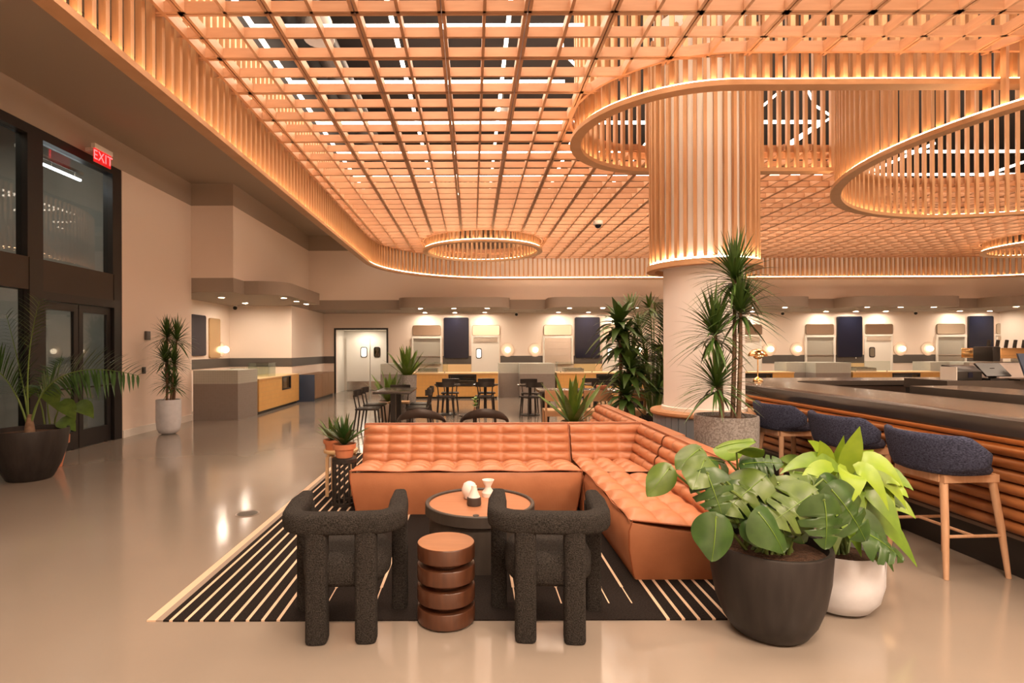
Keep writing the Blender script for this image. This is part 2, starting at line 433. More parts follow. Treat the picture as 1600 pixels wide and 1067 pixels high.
# stadium screen round the column (open where the big ring cuts it)
xe0 = C2[0] - math.sqrt(C2[2] ** 2 - (ST['y0'] - C2[1]) ** 2); xe1 = C2[0] - math.sqrt(C2[2] ** 2 - (ST['y1'] - C2[1]) ** 2)
sp = [(xe1 + (SXC - xe1) * k / 8, ST['y1']) for k in range(8)] + arc(SXC, SYC, SR, PI / 2, 1.5 * PI, 30) + [(SXC + (5.15 - SXC) * k / 9, ST['y0']) for k in range(1, 10)]
o = thing('slat_screen', 'oval maple slat screen hanging around the column drum', 'slat screen', group='slat screens hanging from the lattice')
slat_run(o, sp, 3.86, 6.1, .118, -1)
def ring(c, zr, step, label, n=64, group='slat screens hanging from the lattice', rimpath=None, ztop=5.4):
    o = thing('slat_ring', label, 'slat ring', group=group)
    slat_run(o, arc(c[0], c[1], c[2] - .06, 0, 2 * PI, n)[:-1] + [(c[0] + c[2] - .06, c[1])], zr, ztop, step, -1, closed=False, rimpath=rimpath)
    return o
ring(C2, 3.58, .132, 'huge round maple slat ring hanging over the bar', 96, ztop=6.4, rimpath=arc(C2[0], C2[1], C2[2] - .06, math.atan2(ST['y0'] - C2[1], xe0 - C2[0]), math.atan2(ST['y1'] - C2[1], xe1 - C2[0]), 80))
ring(C3, 3.90, .131, 'small round maple slat ring hanging over the dining tables')
ring(C4, 3.90, .131, 'small round maple slat ring at the right edge over the far hall')

# LED lines in the plenum (each line one thing)
LZ = 4.80
def clip_runs(a, b_, test, N=160):
    out = []; run = None
    for q in range(N + 1):
        t = (q + .5) / N; p = Vector(a).lerp(Vector(b_), t)
        ok = q < N and test(p.x, p.y)
        if ok and run is None: run = q / N
        if not ok and run is not None:
            out.append((Vector(a).lerp(Vector(b_), run), Vector(a).lerp(Vector(b_), q / N))); run = None
    return out
def led_ok(x, y): return keep(x, y) and all(keep(x + a, y + b_) for a in (-.13, .13) for b_ in (-.13, .13)) and min((x - c[0]) ** 2 + (y - c[1]) ** 2 - (c[2] + .1) ** 2 for c in (C2, C3, C4)) > 0
ys = [4.48, 5.73, 6.93, 8.18, 9.43, 10.68, 11.93, 13.18, 14.43]
for k, y in enumerate(ys):
    o = thing('led_line', ORD[k] + ' crosswise white light line above the lattice, counting from the camera', 'light line', (0, y, LZ), 0, 'crosswise light lines above the lattice')
    for a, b_ in clip_runs((-2.27, y), (16, y), led_ok): MB().box(a.x, b_.x, -.02, .02, 0, .035).build('light_tube', led, o)
for k, x in enumerate([-2.27, -.81, .38, 1.62, 2.86, 5.2, 7.6, 10.0, 12.4, 14.8]):
    o = thing('led_line', ORD[k] + ' lengthwise white light line above the lattice, counting from the left', 'light line', (x, 0, LZ), 0, 'lengthwise light lines above the lattice')
    for a, b_ in clip_runs((x, 3.2), (x, 15.4), led_ok): MB().box(-.02, .02, a.y, b_.y, .036, .07).build('light_tube', led, o)
# zigzag light lines seen inside the oval opening
zz = [[(4.0, 9.3), (4.30, 8.44), (4.29, 7.71)], [(1.03, 6.35), (1.09, 6.65), (1.21, 6.87), (1.37, 7.1)], [(4.62, 7.67), (5.08, 8.22), (5.57, 8.6), (5.63, 10.05)]]
for k, pts in enumerate(zz):
    m = MB().tube([(x, y, LZ + .27) for x, y in pts], .016, 6)
    tag(m.build('led_line', led), ['bent white light line just right of the column drum', 'short curved white light line beside the oval screen', 'zigzag white light line beside the big slat ring'][k], 'light line')
# high-bay lamp housings and ducts in the plenum
for k, (x, y) in enumerate(((-1.75, 6.4), (1.6, 4.55), (0.5, 8.9))):
    t = thing('high_bay_lamp', ['grey bell-shaped high-bay lamp above the lattice near the slat band', 'dark bell-shaped high-bay lamp above the lattice beside the oval screen', 'bell-shaped high-bay lamp above the middle of the lattice'][k], 'lamp', (x, y, 5.05), 0, 'high-bay lamps in the plenum')
    gm = mat('lamp_grey', (.25, .23, .21), .4)
    MB().lathe([(.17, 0), (.175, .02), (.15, .22), (.09, .34), (.05, .38), (.01, .39)], 20).build('bell', gm, t)
    MB().lathe([(.15, .004), (.001, .005)], 20).build('lens', gm, t)
    MB().tube([(0, 0, .38), (0, 0, 1.2)], .008, 6).build('cable', black_metal, t)
for k, (x, r_) in enumerate(((-2.22, .2),)):
    tag(MB().tube([(x, 2, 6.1), (x, 15.5, 6.1)], r_, 16).build('air_duct', mat('duct', (.05, .046, .044), .5)), ['thin dark round duct above the lattice near the slat band', 'thick dark round duct above the oval opening', 'dark round duct above the big slat ring'][k], 'duct', 'ducts in the plenum')
# white dome camera on the lattice
t = thing('dome_camera', 'white dome security camera under the lattice', 'camera', (fx(935, 11.6), 11.6, GZ - .12))
MB().lathe([(.10, .12), (.10, .05), (.085, .04)], 20).build('housing', white, t)
MB().lathe([(.07, .045), (.065, .01), (.04, -.02), (.001, -.03)], 18).build('lens_dome', screen_m, t)

# ------------------------------------------------------------------ column with slat drum and tiled base
COLX, COLY = 2.60, 6.27
struct(MB().lathe([(.425, 0), (.425, 5.1)], 48, (COLX, COLY, 0)).build('column', mat('column_white', (.90, .88, .86), .6)), 'round white column rising through the slat drum')
dr = thing('slat_drum', 'tall maple slat drum wrapped around the white column', 'slat drum', (COLX, COLY, 0))
MB().lathe([(.427, 2.42), (.533, 2.42), (.533, 5.1)], 48, caps=False).build('white_liner', MATS['column_white'], dr)
me = MB().box(-.017, .017, -.02, .02, 0, 2.5).mesh('slat', wood, smooth=False)
ND = 36
for k in range(ND):
    a = 2 * PI * k / ND
    place('slat', me, dr, (.558 * math.cos(a), .558 * math.sin(a), 2.452), (0, 0, a + PI / 2))
ribbon(arc(0, 0, .56, 0, 2 * PI, 56)[:-1], -.045, .045, 2.37, 2.43, True).build('rail', rail_w, dr)
ribbon(arc(0, 0, .549, 0, 2 * PI, 56)[:-1], -.008, .008, 2.43, 2.448, True).build('led_strip', emis('drum_led', (1, .76, .5), 60), dr)
tb = thing('column_bench', 'round ledge with wooden top and blue tile side at the column foot', 'ledge', (COLX, COLY, 0))
MB().lathe([(.53, 0), (.53, .74)], 48).build('core', mat('grout', (.55, .50, .46), .7), tb)
MB().lathe([(.427, .76), (.56, .76), (.572, .775), (.572, .80), (.56, .815), (.427, .815)], 56, caps=False).build('wood_top', mat('ledge_wood', (.58, .30, .15), .4, noise=((8, 8, 8), (.48, .24, .11), .25)), tb)
tg = mat('tile_slate', (.20, .235, .27), .35); tn = mat('tile_navy', (.022, .028, .05), .3)
NT = 40
def curved_tile(z0, z1, a=2 * PI / NT * .92):
    m = MB(); pts = [(.53, -a / 2), (.53, a / 2), (.541, a / 2), (.541, -a / 2)]
    m.loft([[(r_ * math.cos(q), r_ * math.sin(q), z) for r_, q in pts] for z in (z0, z1)])
    return m
tm = {}
for k in range(NT):
    st = .545 if k % 2 else .46
    for key, z0, z1, mm in ((('u', st), st + .003, .755, tg), (('l', st), .0, st - .003, tn)):
        if key not in tm: tm[key] = curved_tile(z0, z1).mesh('tile', mm, smooth=False)
        place('tile', tm[key], tb, None, (0, 0, 2 * PI * k / NT))
MB().lathe([(.43, .815), (.45, .815), (.45, .85), (.43, .86)], 48, caps=False).build('skirting', white, tb)

# ------------------------------------------------------------------ storefront at the left
SXF = -6.0
dark = mat('storefront_black', (.014, .012, .012), .4)
sf = struct(MB().box(SXF - .15, SXF + .03, 4.2, 9.47, 2.32, 2.76).build('trim_2', mat('header_brown', (.035, .024, .018), .45)), 'dark header beam above the glass doors')
def frame_box(name, y0, y1, z0, z1, parent=None):
    return MB().box(SXF - .12, SXF + .04, y0, y1, z0, z1).build(name, dark, parent)
for k, (y0, y1) in enumerate(((4.3, 7.5), (7.74, 9.27))):
    wdw = bpy.data.objects.new('window_%d' % (k + 1), None); COL.objects.link(wdw); struct(wdw, ['dark upper window pane cut by the picture edge', 'dark upper window pane above the glass doors'][k])
    MB().box(SXF - .05, SXF - .04, y0, y1, 2.76, 4.42).build('pane', pane_m, wdw)
    frame_box('frame', y0, y1, 4.42, PAINT, wdw)
    frame_box('frame', y1 - .03, y1 + .0, 2.76, 4.42, wdw)
for k, (y0, y1) in enumerate(((7.5, 7.74), (9.27, 9.47))):
    struct(frame_box('trim_%d' % (3 + k), y0, y1, 0, PAINT), ['black post between the glass panes', 'black post beside the peach wall'][k])
struct(MB().box(SXF - .05, SXF - .04, 4.2, 7.5, 0, 2.32).build('window_3', pane_m), 'tall clear side pane left of the glass doors')
struct(frame_box('trim_5', 4.2, 7.5, 0, .09)); struct(frame_box('trim_6', 7.74, 9.27, 2.2, 2.32))
for k, (y0, y1) in enumerate(((7.76, 8.49), (8.51, 9.25))):
    d = bpy.data.objects.new('door_%d' % (k + 1), None); COL.objects.link(d); struct(d, ['black framed glass door leaf next to the palm', 'black framed glass door leaf next to the peach wall'][k])
    x0, x1 = SXF - .06, SXF - .01
    for nm, a, b_, z0, z1 in (('stile', y0, y0 + .09, 0, 2.19), ('stile', y1 - .09, y1, 0, 2.19), ('top_rail', y0 + .09, y1 - .09, 2.08, 2.19), ('bottom_rail', y0 + .09, y1 - .09, .01, .27)):
        MB().box(x0, x1, a, b_, z0, z1).build(nm, dark, d)
    MB().box(SXF - .04, SXF - .03, y0 + .09, y1 - .09, .27, 2.08).build('pane', pane_m, d)
    yh = y1 - .05 if k == 0 else y0 + .05; yo = y0 + .05 if k == 0 else y1 - .05
    MB().tube([(x1, yh, 1.12), (x1 + .05, yh, 1.08), (x1 + .07, yh + (.06 if k else -.06), .93), (x1 + .07, yo, .93), (x1, yo, .93)], .014, 8).build('push_bar', black_metal, d)
# vestibule behind the glass
vm = mat('vestibule_wall', (.34, .35, .35), .7, noise=((2, 2, 1), (.25, .26, .26), .3))
ve = struct(MB().box(-9.2, -9.0, 2.5, 12, 0, 6).build('wall_outside', vm), 'grey wall beyond the glass doors')
struct(MB().box(-9.0, -6.25, 9.9, 10.1, 0, 6).box(-9.0, -6.25, 2.5, 2.7, 0, 6).build('wall_outside_end', vm))
for k, (y, z) in enumerate(((7.6, 2.55), (9.0, 2.55))):
    t = thing('vestibule_lamp', ['flat round lamp beyond the door leaf next to the palm', 'flat round lamp beyond the door leaf next to the peach wall'][k], 'lamp', (-8.0, y, z), 0, 'lamps beyond the glass doors')
    MB().lathe([(.09, 0), (.09, .03), (.07, .04)], 16).build('housing', white, t)
    MB().lathe([(.08, -.004), (.08, 0)], 16).build('glow', emis('vest_glow', (1, .85, .65), 40), t)
t = thing('reflected_line', 'thin white glowing bar beyond the upper window, imitating a reflected light line', 'lamp', (-6.45, 8.55, 4.28))  # glowing bar built in place of a light line's reflection in the glass
MB().box(-.02, .02, -.62, .62, 0, .03).build('tube', out_e, t)
MB().box(-.03, .03, -.66, .66, .10, .15).build('channel', steel, t)
for y in (-.5, 0, .5): MB().box(-.005, .005, y - .005, y + .005, .03, .10).build('hanger', steel, t)
vl = bpy.data.lights.new('vestibule_fill', 'AREA'); vl.size = 2.0; vl.energy = 42; vl.color = (1, .84, .64)  # added light, brightens the grey space behind the glass
vo = bpy.data.objects.new('vestibule_fill', vl); vo.location = (-7.6, 7.5, 5.2); COL.objects.link(vo)
# exit sign
t = thing('exit_sign', 'red glowing EXIT sign hung from the ceiling above the glass doors', 'sign', (-5.72, 8.62, 4.36))
MB().box(-.03, .03, -.21, .21, .20, .27).build('housing', white, t)
MB().box(-.01, .01, -.19, .19, 0, .20).build('panel', mat('exit_panel', (.16, .02, .02), .2, emit=(1, .02, .02), strength=.55), t)
cu = bpy.data.curves.new('exit_text', 'FONT'); cu.body = 'EXIT'; cu.size = .205; cu.extrude = .002; cu.align_x = 'CENTER'; cu.align_y = 'CENTER'; cu.space_character = 1.08
tmp = bpy.data.objects.new('tmp', cu); COL.objects.link(tmp)
dg = bpy.context.evaluated_depsgraph_get(); dg.update()
em = bpy.data.meshes.new_from_object(tmp.evaluated_get(dg)); bpy.data.objects.remove(tmp)
em.materials.clear(); em.materials.append(red_e)
place('lettering', em, t, mat=Matrix.Translation((.013, 0, .10)) @ Matrix.Rotation(PI / 2, 4, 'Z') @ Matrix.Rotation(PI / 2, 4, 'X'))
MB().box(-.23, -.03, -.05, .05, .21, .26).build('bracket', white, t)
# wall bits by the white-potted dracaena
tag(MB().box(XL, XL + .03, 10.02, 10.10, 1.07, 1.19).build('card_reader', black_metal, bevel=.006), 'small dark card reader on the peach wall', 'card reader')
tag(MB().box(XL, XL + .05, 10.10, 10.22, 1.68, 1.84).build('door_chime', mat('chime', (.12, .11, .10), .5), bevel=.01), 'small dark wall box behind the white-potted dracaena', 'wall box')
# floor drain
t = thing('floor_drain', 'round dark floor box lid set in the concrete beside the rug', 'floor lid', (fx(386, 5.08), 5.08, 0))
MB().lathe([(.105, 0), (.105, .004), (.09, .005)], 28).build('ring', mat('drain_ring', (.25, .20, .16), .4), t)
MB().lathe([(.089, .001), (.089, .007), (.001, .0071)], 28).build('lid', mat('drain_lid', (.06, .05, .04), .4), t)

# ------------------------------------------------------------------ kiosks along the back wall
def rr(x0, x1, z0, z1, r, n=5):
    p = []
    for cx, cz, a in ((x1 - r, z0 + r, -PI / 2), (x1 - r, z1 - r, 0), (x0 + r, z1 - r, PI / 2), (x0 + r, z0 + r, PI)):
        for k in range(n + 1): q = a + PI / 2 * k / n; p.append((cx + r * math.cos(q), cz + r * math.sin(q)))
    return p
def panel_xz(x0, x1, z0, z1, y0, y1, r, mb=None, mi=0):
    m = mb or MB(); p = rr(x0, x1, z0, z1, r)
    return m.loft([[(x, y1, z) for x, z in p], [(x, y0, z) for x, z in p]], True, True, mi)
UN = ['nearest the white double doors', 'behind the tall leafy plant', 'behind the column', 'behind the brass lamp', 'at the right edge']
CYF = 16.8
door_n = 3; win_n = 4
for k in range(5):
    dx = PIT * k
    hidden = (k == 2)
    def X(px): return fx(px, YB) + dx
    # menu screen
    zt, zb = 2.57, 1.17
    t = thing('menu_screen', 'tall dark blue menu screen on the back wall, ' + ORD[k] + ' from the white double doors', 'screen', (X(713), YB, 0), 0, 'menu screens on the back wall')
    panel_xz(-.43, .43, zb, zt, -.05, -.005, .06).build('bezel', black_metal, t)
    panel_xz(-.41, .41, zb + .02, zt - .02, -.055, -.05, .05).build('glass_face', screen_m, t)
    for bx in (-.24, -.1, .2): MB().sphere((bx, -.05, zb - .02), .012, 8, 6).build('peg', steel, t)
    # two mirrors
    for s, (a, b_) in enumerate(((645, 689), (738, 781))):
        t = thing('wall_mirror', 'wide round-cornered mirror %s of the %s menu screen from the white double doors' % (['left', 'right'][s], ORD[k]), 'mirror', (X((a + b_) / 2), YB, 0), 0, 'mirrors on the back wall')
        hw = (b_ - a) / 2 * YB / F
        panel_xz(-hw, hw, 1.95, 2.31, -.03, -.002, .06).build('backing', mat('bronze_edge', (.25, .19, .13), .4), t)
        panel_xz(-hw + .012, hw - .012, 1.962, 2.298, -.034, -.03, .05).build('mirror_face', mirror_m, t)
    # pass-through window under the left mirror
    t = struct(bpy.data.objects.new('window_%d' % win_n, None), 'white framed kitchen hatch under the mirror, ' + ORD[k] + ' from the double doors'); COL.objects.link(t); win_n += 1
    x0, x1 = X(646), X(688)
    MB().box(x0 - .05, x0, YB - .06, YB, 1.0, 1.93).build('frame', white, t); MB().box(x1, x1 + .05, YB - .06, YB, 1.0, 1.93).build('frame', white, t)
    MB().box(x0, x1, YB - .06, YB, 1.86, 1.93).build('frame', white, t)
    MB().box(x0, x1, YB - .012, YB - .004, 1.0, 1.86).build('back_panel', steel if k == 1 else mat('kitchen_grey', (.42, .40, .35), .4), t)
    for z in ((1.72, 1.5, 1.26) if k == 1 else (1.24,)): MB().box(x0, x1, YB - .07, YB - .012, z, z + .02).build('shelf', steel, t)
    MB().box(x0 - .02, x1 + .02, YB - .12, YB, .98, 1.0).build('sill', steel, t)
    # door under the right mirror
    t = struct(bpy.data.objects.new('door_%d' % door_n, None), 'white kitchen door with a small round-cornered window, ' + ORD[k] + ' along the back wall'); COL.objects.link(t); door_n += 1
    x0, x1 = X(739), X(778)
    MB().box(x0 - .05, x0, YB - .04, YB, 0, 1.9).build('frame', white, t); MB().box(x1, x1 + .05, YB - .04, YB, 0, 1.9).build('frame', white, t); MB().box(x0 - .05, x1 + .05, YB - .05, YB, 1.9, 1.95).build('frame', white, t)
    MB().box(x0, x1, YB - .025, YB - .002, 0, 1.9).build('leaf', white, t)
    MB().box(x0 + .03, x1 - .03, YB - .05, YB - .025, 1.74, 1.86).build('closer', mat('closer', (.5, .40, .32), .5), t)
    wx = x0 + .2
    panel_xz(wx - .1, wx + .1, 1.17, 1.52, YB - .035, YB - .025, .06).build('window_frame', black_metal, t)
    panel_xz(wx - .075, wx + .075, 1.2, 1.49, YB - .04, YB - .035, .05).build('pane', emis('door_pane_lit', (1, .9, .74), 1.1) if k < 2 else mat('door_pane_dim', (.20, .17, .13), .2), t)
    # dark wainscot band pieces either side of the screen and under the sconces
    tm_ = struct(MB().box(X(689) + .06, X(739) - .06, YB - .012, YB, .98, 1.26).box(X(779) + .06, X(646 + 204.5) - .06, YB - .012, YB, .98, 1.26).build('trim_%d' % (7 + k), band_d))
    # sconces
    for s, px in enumerate((793, 836)):
        t = thing('wall_sconce', 'globe wall lamp, %s of the pair right of the %s kitchen door' % (['left one', 'right one'][s], ORD[k]), 'wall lamp', (X(px), YB, 1.46), 0, 'globe wall lamps')
        MB().lathe([(.235, 0), (.235, .02), (.001, .021)], 32).build('disc', mat('sconce_disc', (.70, .55, .45), .6), t, loc=(0, -.001, 0)).rotation_euler = (PI / 2, 0, 0)
        MB().sphere((0, -.11, 0), .092, 18, 12).build('globe', globe_e, t)
    # counter
    names = ['nearest the white double doors', 'behind the striped plant', 'behind the column', 'behind the brass lamp', 'far right']
    cx0, cx1 = fx(639, CYF) + dx, fx(778, CYF) + dx
    t = thing('food_counter', 'low yellow tiled food counter with display case, ' + ORD[k] + ' from the white double doors', 'counter', (cx0, CYF, 0), 0, 'food counters along the back wall')
    W = cx1 - cx0; d0, d1 = W * .44, W * .76
    m = MB().box(0, d0, 0, .75, .06, .74).box(d1, W, 0, .75, .06, .74).box(d0, d1, 0, .75, .06, .36).box(d0, d1, .3, .75, .36, .74)
    m.build('body', yellow, t, smooth=False)
    MB().box(.03, W - .03, .05, .72, 0, .06).build('toe_kick', black_metal, t)
    MB().box(-.01, W + .01, -.02, .77, .74, .775).build('worktop', maple_edge, t)
    cs_ = MB().box(d0 + .01, d1 - .01, .0, .05, .38, .43).box(d0 + .01, d1 - .01, .0, .05, .68, .73).box(d0 + .01, d0 + .05, 0, .05, .43, .68).box(d1 - .05, d1 - .01, 0, .05, .43, .68).build('case_frame', black_metal, t)
    MB().box(d0 + .05, d1 - .05, .05, .055, .43, .68).build('case_glass', case_m, cs_)
    MB().box(d0 + .05, d1 - .05, .25, .28, .40, .70).build('case_back', mat('case_back', (.10, .11, .13), .4), cs_)
    MB().box(d0 + .05, d1 - .05, .06, .25, .53, .54).build('case_shelf', steel, cs_)
    t = thing('steel_basin', 'shallow steel basin on the yellow counter, ' + ORD[k] + ' from the white double doors', 'basin', (cx0 + .55, CYF + .4, .775), 0, 'steel basins on the counters')
    MB().box(-.3, .3, -.2, .2, 0, .008).build('tray_floor', steel, t)
    MB().box(-.3, .3, -.2, -.19, .008, .09).box(-.3, .3, .19, .2, .008, .13).box(-.3, -.29, -.19, .19, .008, .11).box(.29, .3, -.19, .19, .008, .11).build('rim', steel, t)
    t = thing('sneeze_guard', 'clear glass guard standing on the yellow counter, ' + ORD[k] + ' from the white double doors', 'glass guard', (cx0 + .02, CYF + .06, .775), 0, 'glass guards on the counters')
    MB().box(0, 1.15, 0, .01, .03, .32).build('pane', case_m, t); MB().box(.0, .01, .011, .4, .03, .32).build('side_pane', case_m, t)
    for fx_ in (.1, 1.05): MB().lathe([(.02, 0), (.02, .035)], 10, (fx_, .005, 0)).build('clamp', steel, t)
    # tiled block between counters
    b0, b1 = cx1 + .06, cx0 + PIT - .06
    t = thing('tiled_divider', 'grey tiled divider with pale tiled top, right of the %s yellow counter' % ORD[k], 'divider', (b0, CYF, 0), 0, 'tiled dividers between the counters')
    w1 = (b1 - b0) * .36
    MB().box(0, w1, .5, 1.2, 0, .74).box(w1, b1 - b0, 0, 1.2, 0, .74).build('lower_tiles', tile_d, t, smooth=False)
    MB().box(0, w1, .5, 1.2, .74, 1.05).box(w1, b1 - b0, 0, 1.2, .74, 1.05).build('upper_tiles', tile_l, t, smooth=False)
    # backsplash cladding behind counter
    struct(MB().box(X(689) + .06, X(739) - .06, YB - .01, YB, .6, .98).build('trim_%d' % (20 + k), maple_edge))
    # downlights and small black camera
    n = 0
    for s, yy in enumerate((16.7, 18.6)):
        for q, xx in enumerate((-1.55, -.55, .45)):
            t = thing('downlight', '%s downlight of the %s row under the %s canopy from the double doors' % (['left', 'middle', 'right'][q], ['front', 'rear'][s], ORD[k]), 'downlight', (xx + dx + (-.03 if s else 0), yy, 2.72), 0, 'downlights under the back canopies')
            MB().lathe([(.085, 0), (.085, -.008), (.065, -.01), (.065, -.004)], 16, caps=False).build('trim_ring', white, t)
            MB().lathe([(.064, -.004), (.001, -.0041)], 16, caps=False).build('lens', down_e, t)
    t = thing('security_camera', 'tiny dark security camera under the soffit, %s along the back wall' % ORD[k], 'camera', (fx(807, 18.7) + dx, 18.7, 2.72), 0, 'security cameras under the soffit')
    MB().lathe([(.05, 0), (.05, -.04)], 12).build('base', white, t); MB().sphere((0, -.02, -.07), .05, 12, 8).build('dome', black_metal, t)
    if k < 4:
        for s, px in enumerate((793, 843)):
            tag(MB().box(fx(px, 18) + dx - .12, fx(px, 18) + dx + .12, 17.9, 18.05, 2.715, 2.72).build('air_vent', mat('vent', (.20, .165, .14), .6)), '%s slim ceiling vent between the %s and %s canopies' % (['left', 'right'][s], ORD[k], ORD[k + 1]), 'vent', 'ceiling vents')
# pale divider left of the first counter, behind the planters
t = thing('tiled_divider', 'grey tiled divider behind the two leafy planters left of the yellow counter', 'divider', (fx(594, CYF), CYF + .05, 0), 0, 'tiled dividers between the counters')
wv = fx(636, CYF) - fx(594, CYF)
MB().box(0, wv, 0, 1.2, 0, .74).build('lower_tiles', tile_d, t); MB().box(0, wv, 0, 1.2, .74, 1.05).build('upper_tiles', tile_l, t)

# white double doors in the alcove
t = struct(bpy.data.objects.new('door_1_alcove', None), 'white alcove with black edge at the double doors'); COL.objects.link(t)
t.name = 'door_frame_back'
MB().box(DX0 - .06, DX0, YB - .03, YB + .02, 0, 2.22).build('edge', black_metal, t); MB().box(DX1, DX1 + .06, YB - .03, YB + .02, 0, 2.22).build('edge', black_metal, t); MB().box(DX0, DX1, YB - .03, YB + .02, 2.16, 2.22).build('edge', black_metal, t)
MB().box(DX0 - .1, DX0, YB + .2, YB + 1.2, 0, 2.2).build('side_wall', white, t); MB().box(DX1, DX1 + .1, YB + .2, YB + 1.2, 0, 2.2).build('side_wall', white, t)
MB().box(DX0 - .1, DX1 + .1, YB + 1.2, YB + 1.3, 0, 2.3).build('back_wall', white, t); MB().box(DX0, DX1, YB + .2, YB + 1.2, 2.17, 2.3).build('soffit', white, t)
for s, (a, b_) in enumerate(((fx(541, 20.1), fx(577.5, 20.1)), (fx(578.5, 20.1), fx(607, 20.1)))):
    d = struct(bpy.data.objects.new('door_%d' % (20 + s), None), ['left leaf of the white swing doors', 'right leaf of the white swing doors'][s]); COL.objects.link(d)
    y1 = YB + 1.17
    MB().box(a, b_, y1 - .04, y1, .02, 1.90).build('leaf', white, d)
    MB().box(a + .02, b_ - .02, y1 - .05, y1 - .04, .03, .34).build('kick_plate', steel, d)
    wx = b_ - .21 if s == 0 else a + .24
    panel_xz(wx - .12, wx + .12, 1.2, 1.58, y1 - .055, y1 - .04, .07).build('window_frame', black_metal, d)
    panel_xz(wx - .09, wx + .09, 1.23, 1.55, y1 - .06, y1 - .055, .05).build('pane', emis('swing_pane', (1, .92, .8), 1.2) if s == 0 else mirror_m, d)
a_l = bpy.data.lights.new('alcove_lamp', 'AREA'); a_l.size = .5; a_l.energy = 14; a_l.color = (1, .86, .68)
ao = bpy.data.objects.new('alcove_lamp', a_l); ao.location = ((DX0 + DX1) / 2, YB + .6, 2.15); COL.objects.link(ao)

# ------------------------------------------------------------------ kiosk at the left
t = thing('tiled_divider', 'grey tiled counter end with pale tiled top by the peach wall', 'divider', (-5.93, 11.82, 0), 0, 'tiled dividers between the counters')
m1 = [(0, 0), (.95, 0), (1.02, .9), (.55, .9), (.5, .3), (0, .3)]
MB().prism(m1, 0, .77).build('lower_tiles', tile_d, t, smooth=False); MB().prism(m1, .77, 1.06).build('upper_tiles', tile_l, t, smooth=False)
t = thing('food_counter', 'yellow tiled counter with a dark display window along the kiosk wall', 'counter', (-4.90, 12.78, 0), 0)
L = 2.95; q0, q1 = 1.55, 2.25
MB().box(-.8, 0, 0, q0, .07, .80).box(-.8, 0, q1, L, .07, .80).box(-.8, 0, q0, q1, .07, .45).box(-.8, -.3, q0, q1, .45, .80).build('body', yellow, t, smooth=False, bevel=.0)
MB().box(-.75, -.05, .05, L - .05, 0, .07).build('toe_kick', black_metal, t)
MB().box(-.81, .012, -.012, L, .80, .825).build('worktop', maple_edge, t)
c_ = MB().box(-.04, .008, q0, q1, .45, .48).box(-.04, .008, q0, q1, .77, .80).box(-.04, .008, q0, q0 + .03, .48, .77).box(-.04, .008, q1 - .03, q1, .48, .77).build('case_frame', black_metal, t)
MB().box(-.03, -.025, q0 + .03, q1 - .03, .48, .77).build('case_glass', case_m, c_)
MB().box(-.29, -.28, q0, q1, .47, .79).build('case_back', MATS['case_back'], c_)
t = thing('glass_vitrine', 'square glass vitrine standing on the yellow kiosk counter', 'glass case', (-5.25, 13.9, .825))
for a, b_, c, d in ((-.25, .25, -.25, -.24), (-.25, .25, .24, .25), (-.25, -.24, -.24, .24), (.24, .25, -.24, .24)): MB().box(a, b_, c, d, 0, .34).build('pane', case_m, t)
MB().box(-.26, .26, -.26, .26, .34, .35).build('top_pane', case_m, t)
t = thing('blue_cabinet', 'low cabinet with navy end and oak front past the yellow kiosk counter', 'cabinet', (-4.53, 15.95, 0))
MB().box(-.5, 0, 0, .05, 0, .77).build('end_panel', navy, t)
MB().box(-.5, -.01, .05, 2.3, .07, .77).build('body', oak, t)
for k in range(3): MB().box(-.01, .004, .06 + .75 * k, .79 + .75 * k, .09, .76).build('door_front', oak, t)
MB().box(-.45, -.04, .06, 2.25, 0, .07).build('toe_kick', black_metal, t)
t = thing('glass_screen_panel', 'long low glass panel on the kiosk counters', 'glass panel', (-5.0, 12.9, .825))
for k in range(3): MB().box(-.62, -.61, .05 + .85 * k, .85 + .85 * k, .0, .24).build('pane', case_m, t)
t = thing('tall_mirror', 'tall gold tinted mirror on the kiosk side wall', 'mirror', (-6.8, 14.05, 0))
def panel_yz(y0, y1, z0, z1, x0, x1, r):
    p = rr(y0, y1, z0, z1, r); return MB().loft([[(x0, y, z) for y, z in p], [(x1, y, z) for y, z in p]])
panel_yz(.3, .9, 1.28, 2.32, 0, .04, .06).build('mirror_face', mat('gold_mirror', (.62, .44, .24), .2, metal=.6), t)
t = thing('menu_screen', 'dark blue menu screen on the kiosk side wall by the gold mirror', 'screen', (-6.8, 13.4, 0))
panel_yz(0, .75, 1.35, 2.36, .004, .04, .06).build('glass_face', screen_m, t)
t = thing('wall_sconce', 'glowing globe wall lamp on the kiosk side wall', 'wall lamp', (-6.8, 15.1, 1.5), 0, 'globe wall lamps')
MB().lathe([(.2, 0), (.2, .02), (.001, .021)], 28).build('disc', MATS['sconce_disc'], t).rotation_euler = (0, PI / 2, 0)
MB().sphere((.11, 0, 0), .092, 16, 10).build('globe', globe_e, t)
for k, (x, y) in enumerate(((-5.85, 13.0), (-5.95, 14.6), (-4.45, 13.15), (-4.45, 14.1), (-4.45, 14.95))):
    t = thing('downlight', ['downlight near the peach wall corner under the kiosk soffit', 'downlight nearest the kiosk camera under the soffit', 'nearest downlight under the curved kiosk canopy', 'middle downlight under the curved kiosk canopy', 'farthest downlight under the curved kiosk canopy'][k], 'downlight', (x, y, 2.72), 0, 'downlights under the kiosk canopy')
    MB().lathe([(.085, 0), (.085, -.008), (.065, -.01), (.065, -.004)], 16, caps=False).build('trim_ring', white, t)
    MB().lathe([(.064, -.004), (.001, -.0041)], 16, caps=False).build('lens', down_e, t)
t = thing('security_camera', 'dark security camera under the kiosk soffit by the globe lamp', 'camera', (-6.55, 15.4, 2.72))
